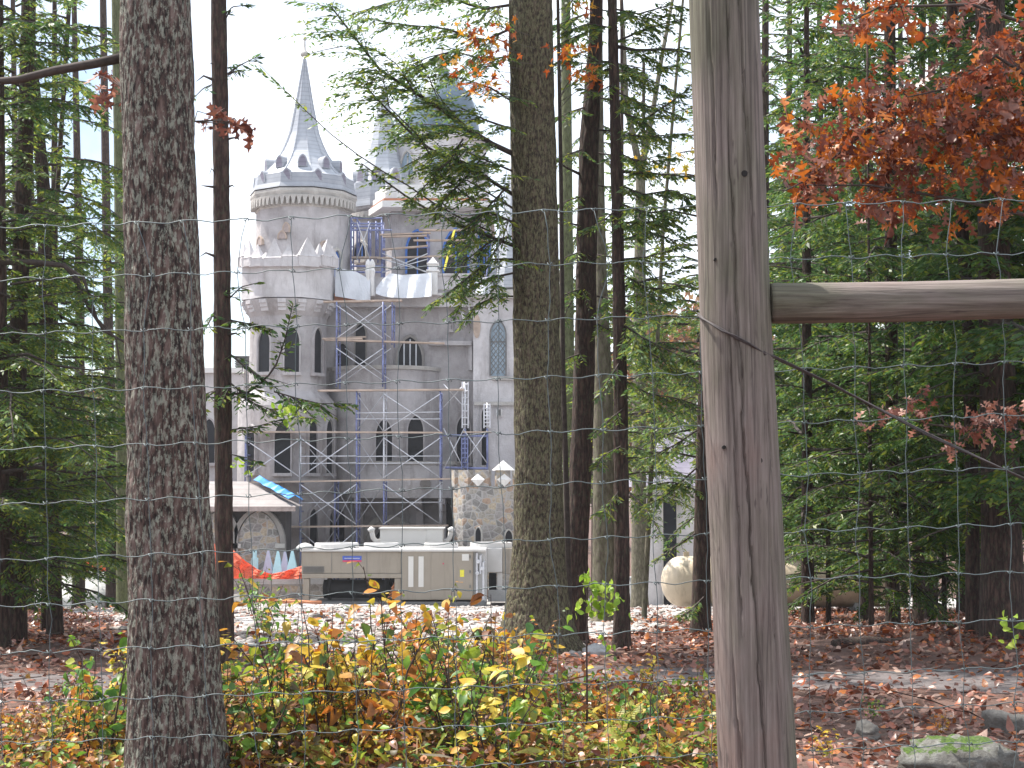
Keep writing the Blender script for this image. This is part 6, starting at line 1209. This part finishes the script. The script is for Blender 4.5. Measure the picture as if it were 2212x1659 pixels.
for i, (px, Y, h, ln_, lb) in enumerate([(560, 9.0, .75, 40, 'thin bare stem leaning right near the slim trunk'), (640, 9.5, .7, -30, 'thin bare stem leaning left in the left of the thicket'), (735, 8.9, .6, 55, 'dark bare stem leaning right in the left middle of the thicket'), (790, 9.3, .8, 20, 'tall upright bare stem left of the arching one'), (985, 9.1, .7, -18, 'dark upright bare stem right of the arching one'), (1062, 9.4, .85, 10, 'tall straight bare stem before the mossy trunk'), (1110, 9.0, .6, -35, 'bare stem leaning left near the mossy trunk'), (1390, 9.2, .5, 30, 'short bare stem near the fence post')]):
    b = base_pt(px, 1600, Y); t = thing('bare_sapling', lb, 'sapling', b); q = Vector((ln_ / F * Y, .05, h)); mb = MB()
    mb.tube([b, b + q * .35 + Vector((.01, 0, 0)), b + q * .7 - Vector((.012, 0, 0)), b + q], [.006, .005, .0035, .0015], 6); mb.build('stem', ['stem'], t, True)
    for f, sg in ((.5, 1), (.65, -1), (.8, 1)):
        mb = MB(); a = b + q * f; mb.tube([a, a + Vector((.06 * sg, 0, .07)), a + Vector((.1 * sg, .02, .17))], [.0025, .002, .001], 5); mb.build('twig', ['stem'], t)
def sticks(N):
    g = np.random.default_rng(77); Y = 7 + 14 * g.random(N) ** 1.3; x = g.uniform(-.36, .36, N) * Y; a = g.random(N) * 6.28; d = np.stack([np.cos(a), np.sin(a), g.normal(0, .12, N)], -1)
    V, Fq = scatter(np.array([(-.012, 0, 0), (.012, 0, 0), (.016, .5, .03), (.006, 1, 0), (-.004, 1, .01), (0, .5, .045)]), np.array([(0, 1, 2, 5), (5, 2, 3, 4)]), np.stack([x, Y, gz(x, Y) + .03], -1), d, np.array([0, 0, 1.]) + g.normal(0, .3, (N, 3)), g.uniform(.15, .6, N))
    tag(link('twig_litter', np_mesh('twig_litter', V, Fq, ['branch'])), 'dead twigs strewn among the fallen leaves', 'twigs', kind='stuff')
sticks(420)
# ------------------------------------------------------------------ rocks and stumps
def rock(name, px, py, Y, sx_, sy_, sz, seed, mats, label, moss=False, sink=.25):
    g = np.random.default_rng(seed); nrm = norm(g.normal(0, 1, (26, 3))); off = g.uniform(.72, 1.0, 26); ph = g.normal(0, 3, (4, 3)); vs = []; n, m = 30, 18; mb = MB()
    for i in range(m + 1):
        th = math.pi * i / m
        for j in range(n):
            u = np.array([math.sin(th) * math.cos(2 * math.pi * j / n), math.sin(th) * math.sin(2 * math.pi * j / n), math.cos(th)]); k = u @ nrm.T; k = np.where(k > .05, off / np.maximum(k, .05), 9); r = min(k.min(), 1.25) * (1 + .06 * sum(math.sin(u @ (ph[q] * (1.5 + q)) + q) for q in range(4))) + g.normal(0, .008); vs.append(tuple(u * r * np.array([sx_, sy_, sz])))
    fs = [(i * n + j, (i + 1) * n + j, (i + 1) * n + (j + 1) % n, i * n + (j + 1) % n) for i in range(m) for j in range(n)]
    mi = [0] * len(fs)
    x = PX(px, py, Y); mb.v = vs; mb.f = fs; mb.m = mi; o = mb.build(name, mats, None, True); o.matrix_basis = Matrix.Translation((x, Y, g1(x, Y) + sz * (1 - sink) * .55)) @ Matrix.Rotation(seed, 4, 'Z'); return tag(o, label, 'rock')
rock('mossy_rock', 2075, 1640, 8.75, .36, .24, .19, 3, ['mossy_rock'], 'large grey rock with green moss on top in the lower right corner', True, .45)
rock('rock', 1872, 1580, 10.2, .13, .09, .075, 8, ['rock'], 'flat brown grey rock lying in leaves right of the fence post')
rock('rock', 2190, 1530, 10.6, .2, .14, .09, 12, ['rock'], 'dark rock at the right edge behind the mossy one')
rock('rock', 1290, 1392, 15.6, .17, .12, .09, 15, ['concrete'], 'pale stone at the foot of the dark middle trunks')
rock('rock', 1610, 1385, 15.5, .2, .13, .1, 18, ['rock'], 'grey stone among leaves behind the fence post')
rock('rock', 1640, 1370, 17.0, .3, .1, .09, 19, ['concrete'], 'long pale stone under the propane tank end')
rock('boulder', 500, 1284, 57, 1.0, .6, .35, 21, ['rock'], 'dark heap of rubble left of the chiller')
rock('boulder', 190, 1290, 52, 2.2, 1.4, .9, 22, ['concrete'], 'large pale grey boulder in the wood before the orange netting')
rock('boulder', 430, 1360, 19.5, .45, .3, .12, 23, ['rock'], 'flat slab beside the slim dark trunk')
tr_ = MB()
tr_.tube([P(1800, 1395, 15.6), P(1870, 1388, 15.7), P(1950, 1392, 15.8)], [.06, .07, .05], 10); tag(tr_.build('fallen_log', ['bark_hemlock'], None, True), 'dark fallen log in shade on the leaf covered bank', 'log')
tr_ = MB(); q = base_pt(2138, 1385, 17.6); 
sm = MB(); q = base_pt(2138 - 0, 1340, 19.6); q = base_pt(2008 + 130, 1360, 19.6)
q = base_pt(2137, 1340, 21); sm.tube([q + Vector((0, 0, -.1)), q + Vector((0, 0, .15)), q + Vector((.01, 0, .36))], [.15, .11, .1], 12); tag(sm.build('tree_stump', ['bark_hemlock']), 'short dark stump on the leaf covered bank at right', 'stump')
pile = litter  # heaps of shiny dry leaves near the mossy rock
stones(90, (2.1, 3.3, 8.9, 10.2), .008, .022, 'pebble', 'loose_stones', 'scattered pale stones by the mossy rock', lambda x, y: np.ones_like(x, bool))

# ------------------------------------------------------------------ thin volume added to stand in for lens veil
mb = MB(); mb.box(-950, 950, -60, 950, -25, 36); hz = mb.build('haze', []); hm = bpy.data.materials.new('haze'); hm.use_nodes = True; hn = hm.node_tree.nodes; hn.remove(hn['Principled BSDF'])
pv = hn.new('ShaderNodeVolumePrincipled'); pv.inputs['Color'].default_value = (.9, .92, 1, 1); pv.inputs['Density'].default_value = .00035; pv.inputs['Anisotropy'].default_value = .3
hm.node_tree.links.new(pv.outputs[0], hn['Material Output'].inputs['Volume']); hz.data.materials.append(hm); tag(hz, 'thin even haze added to stand in for lens veil', 'haze', kind='stuff'); hz.display_type = 'WIRE'
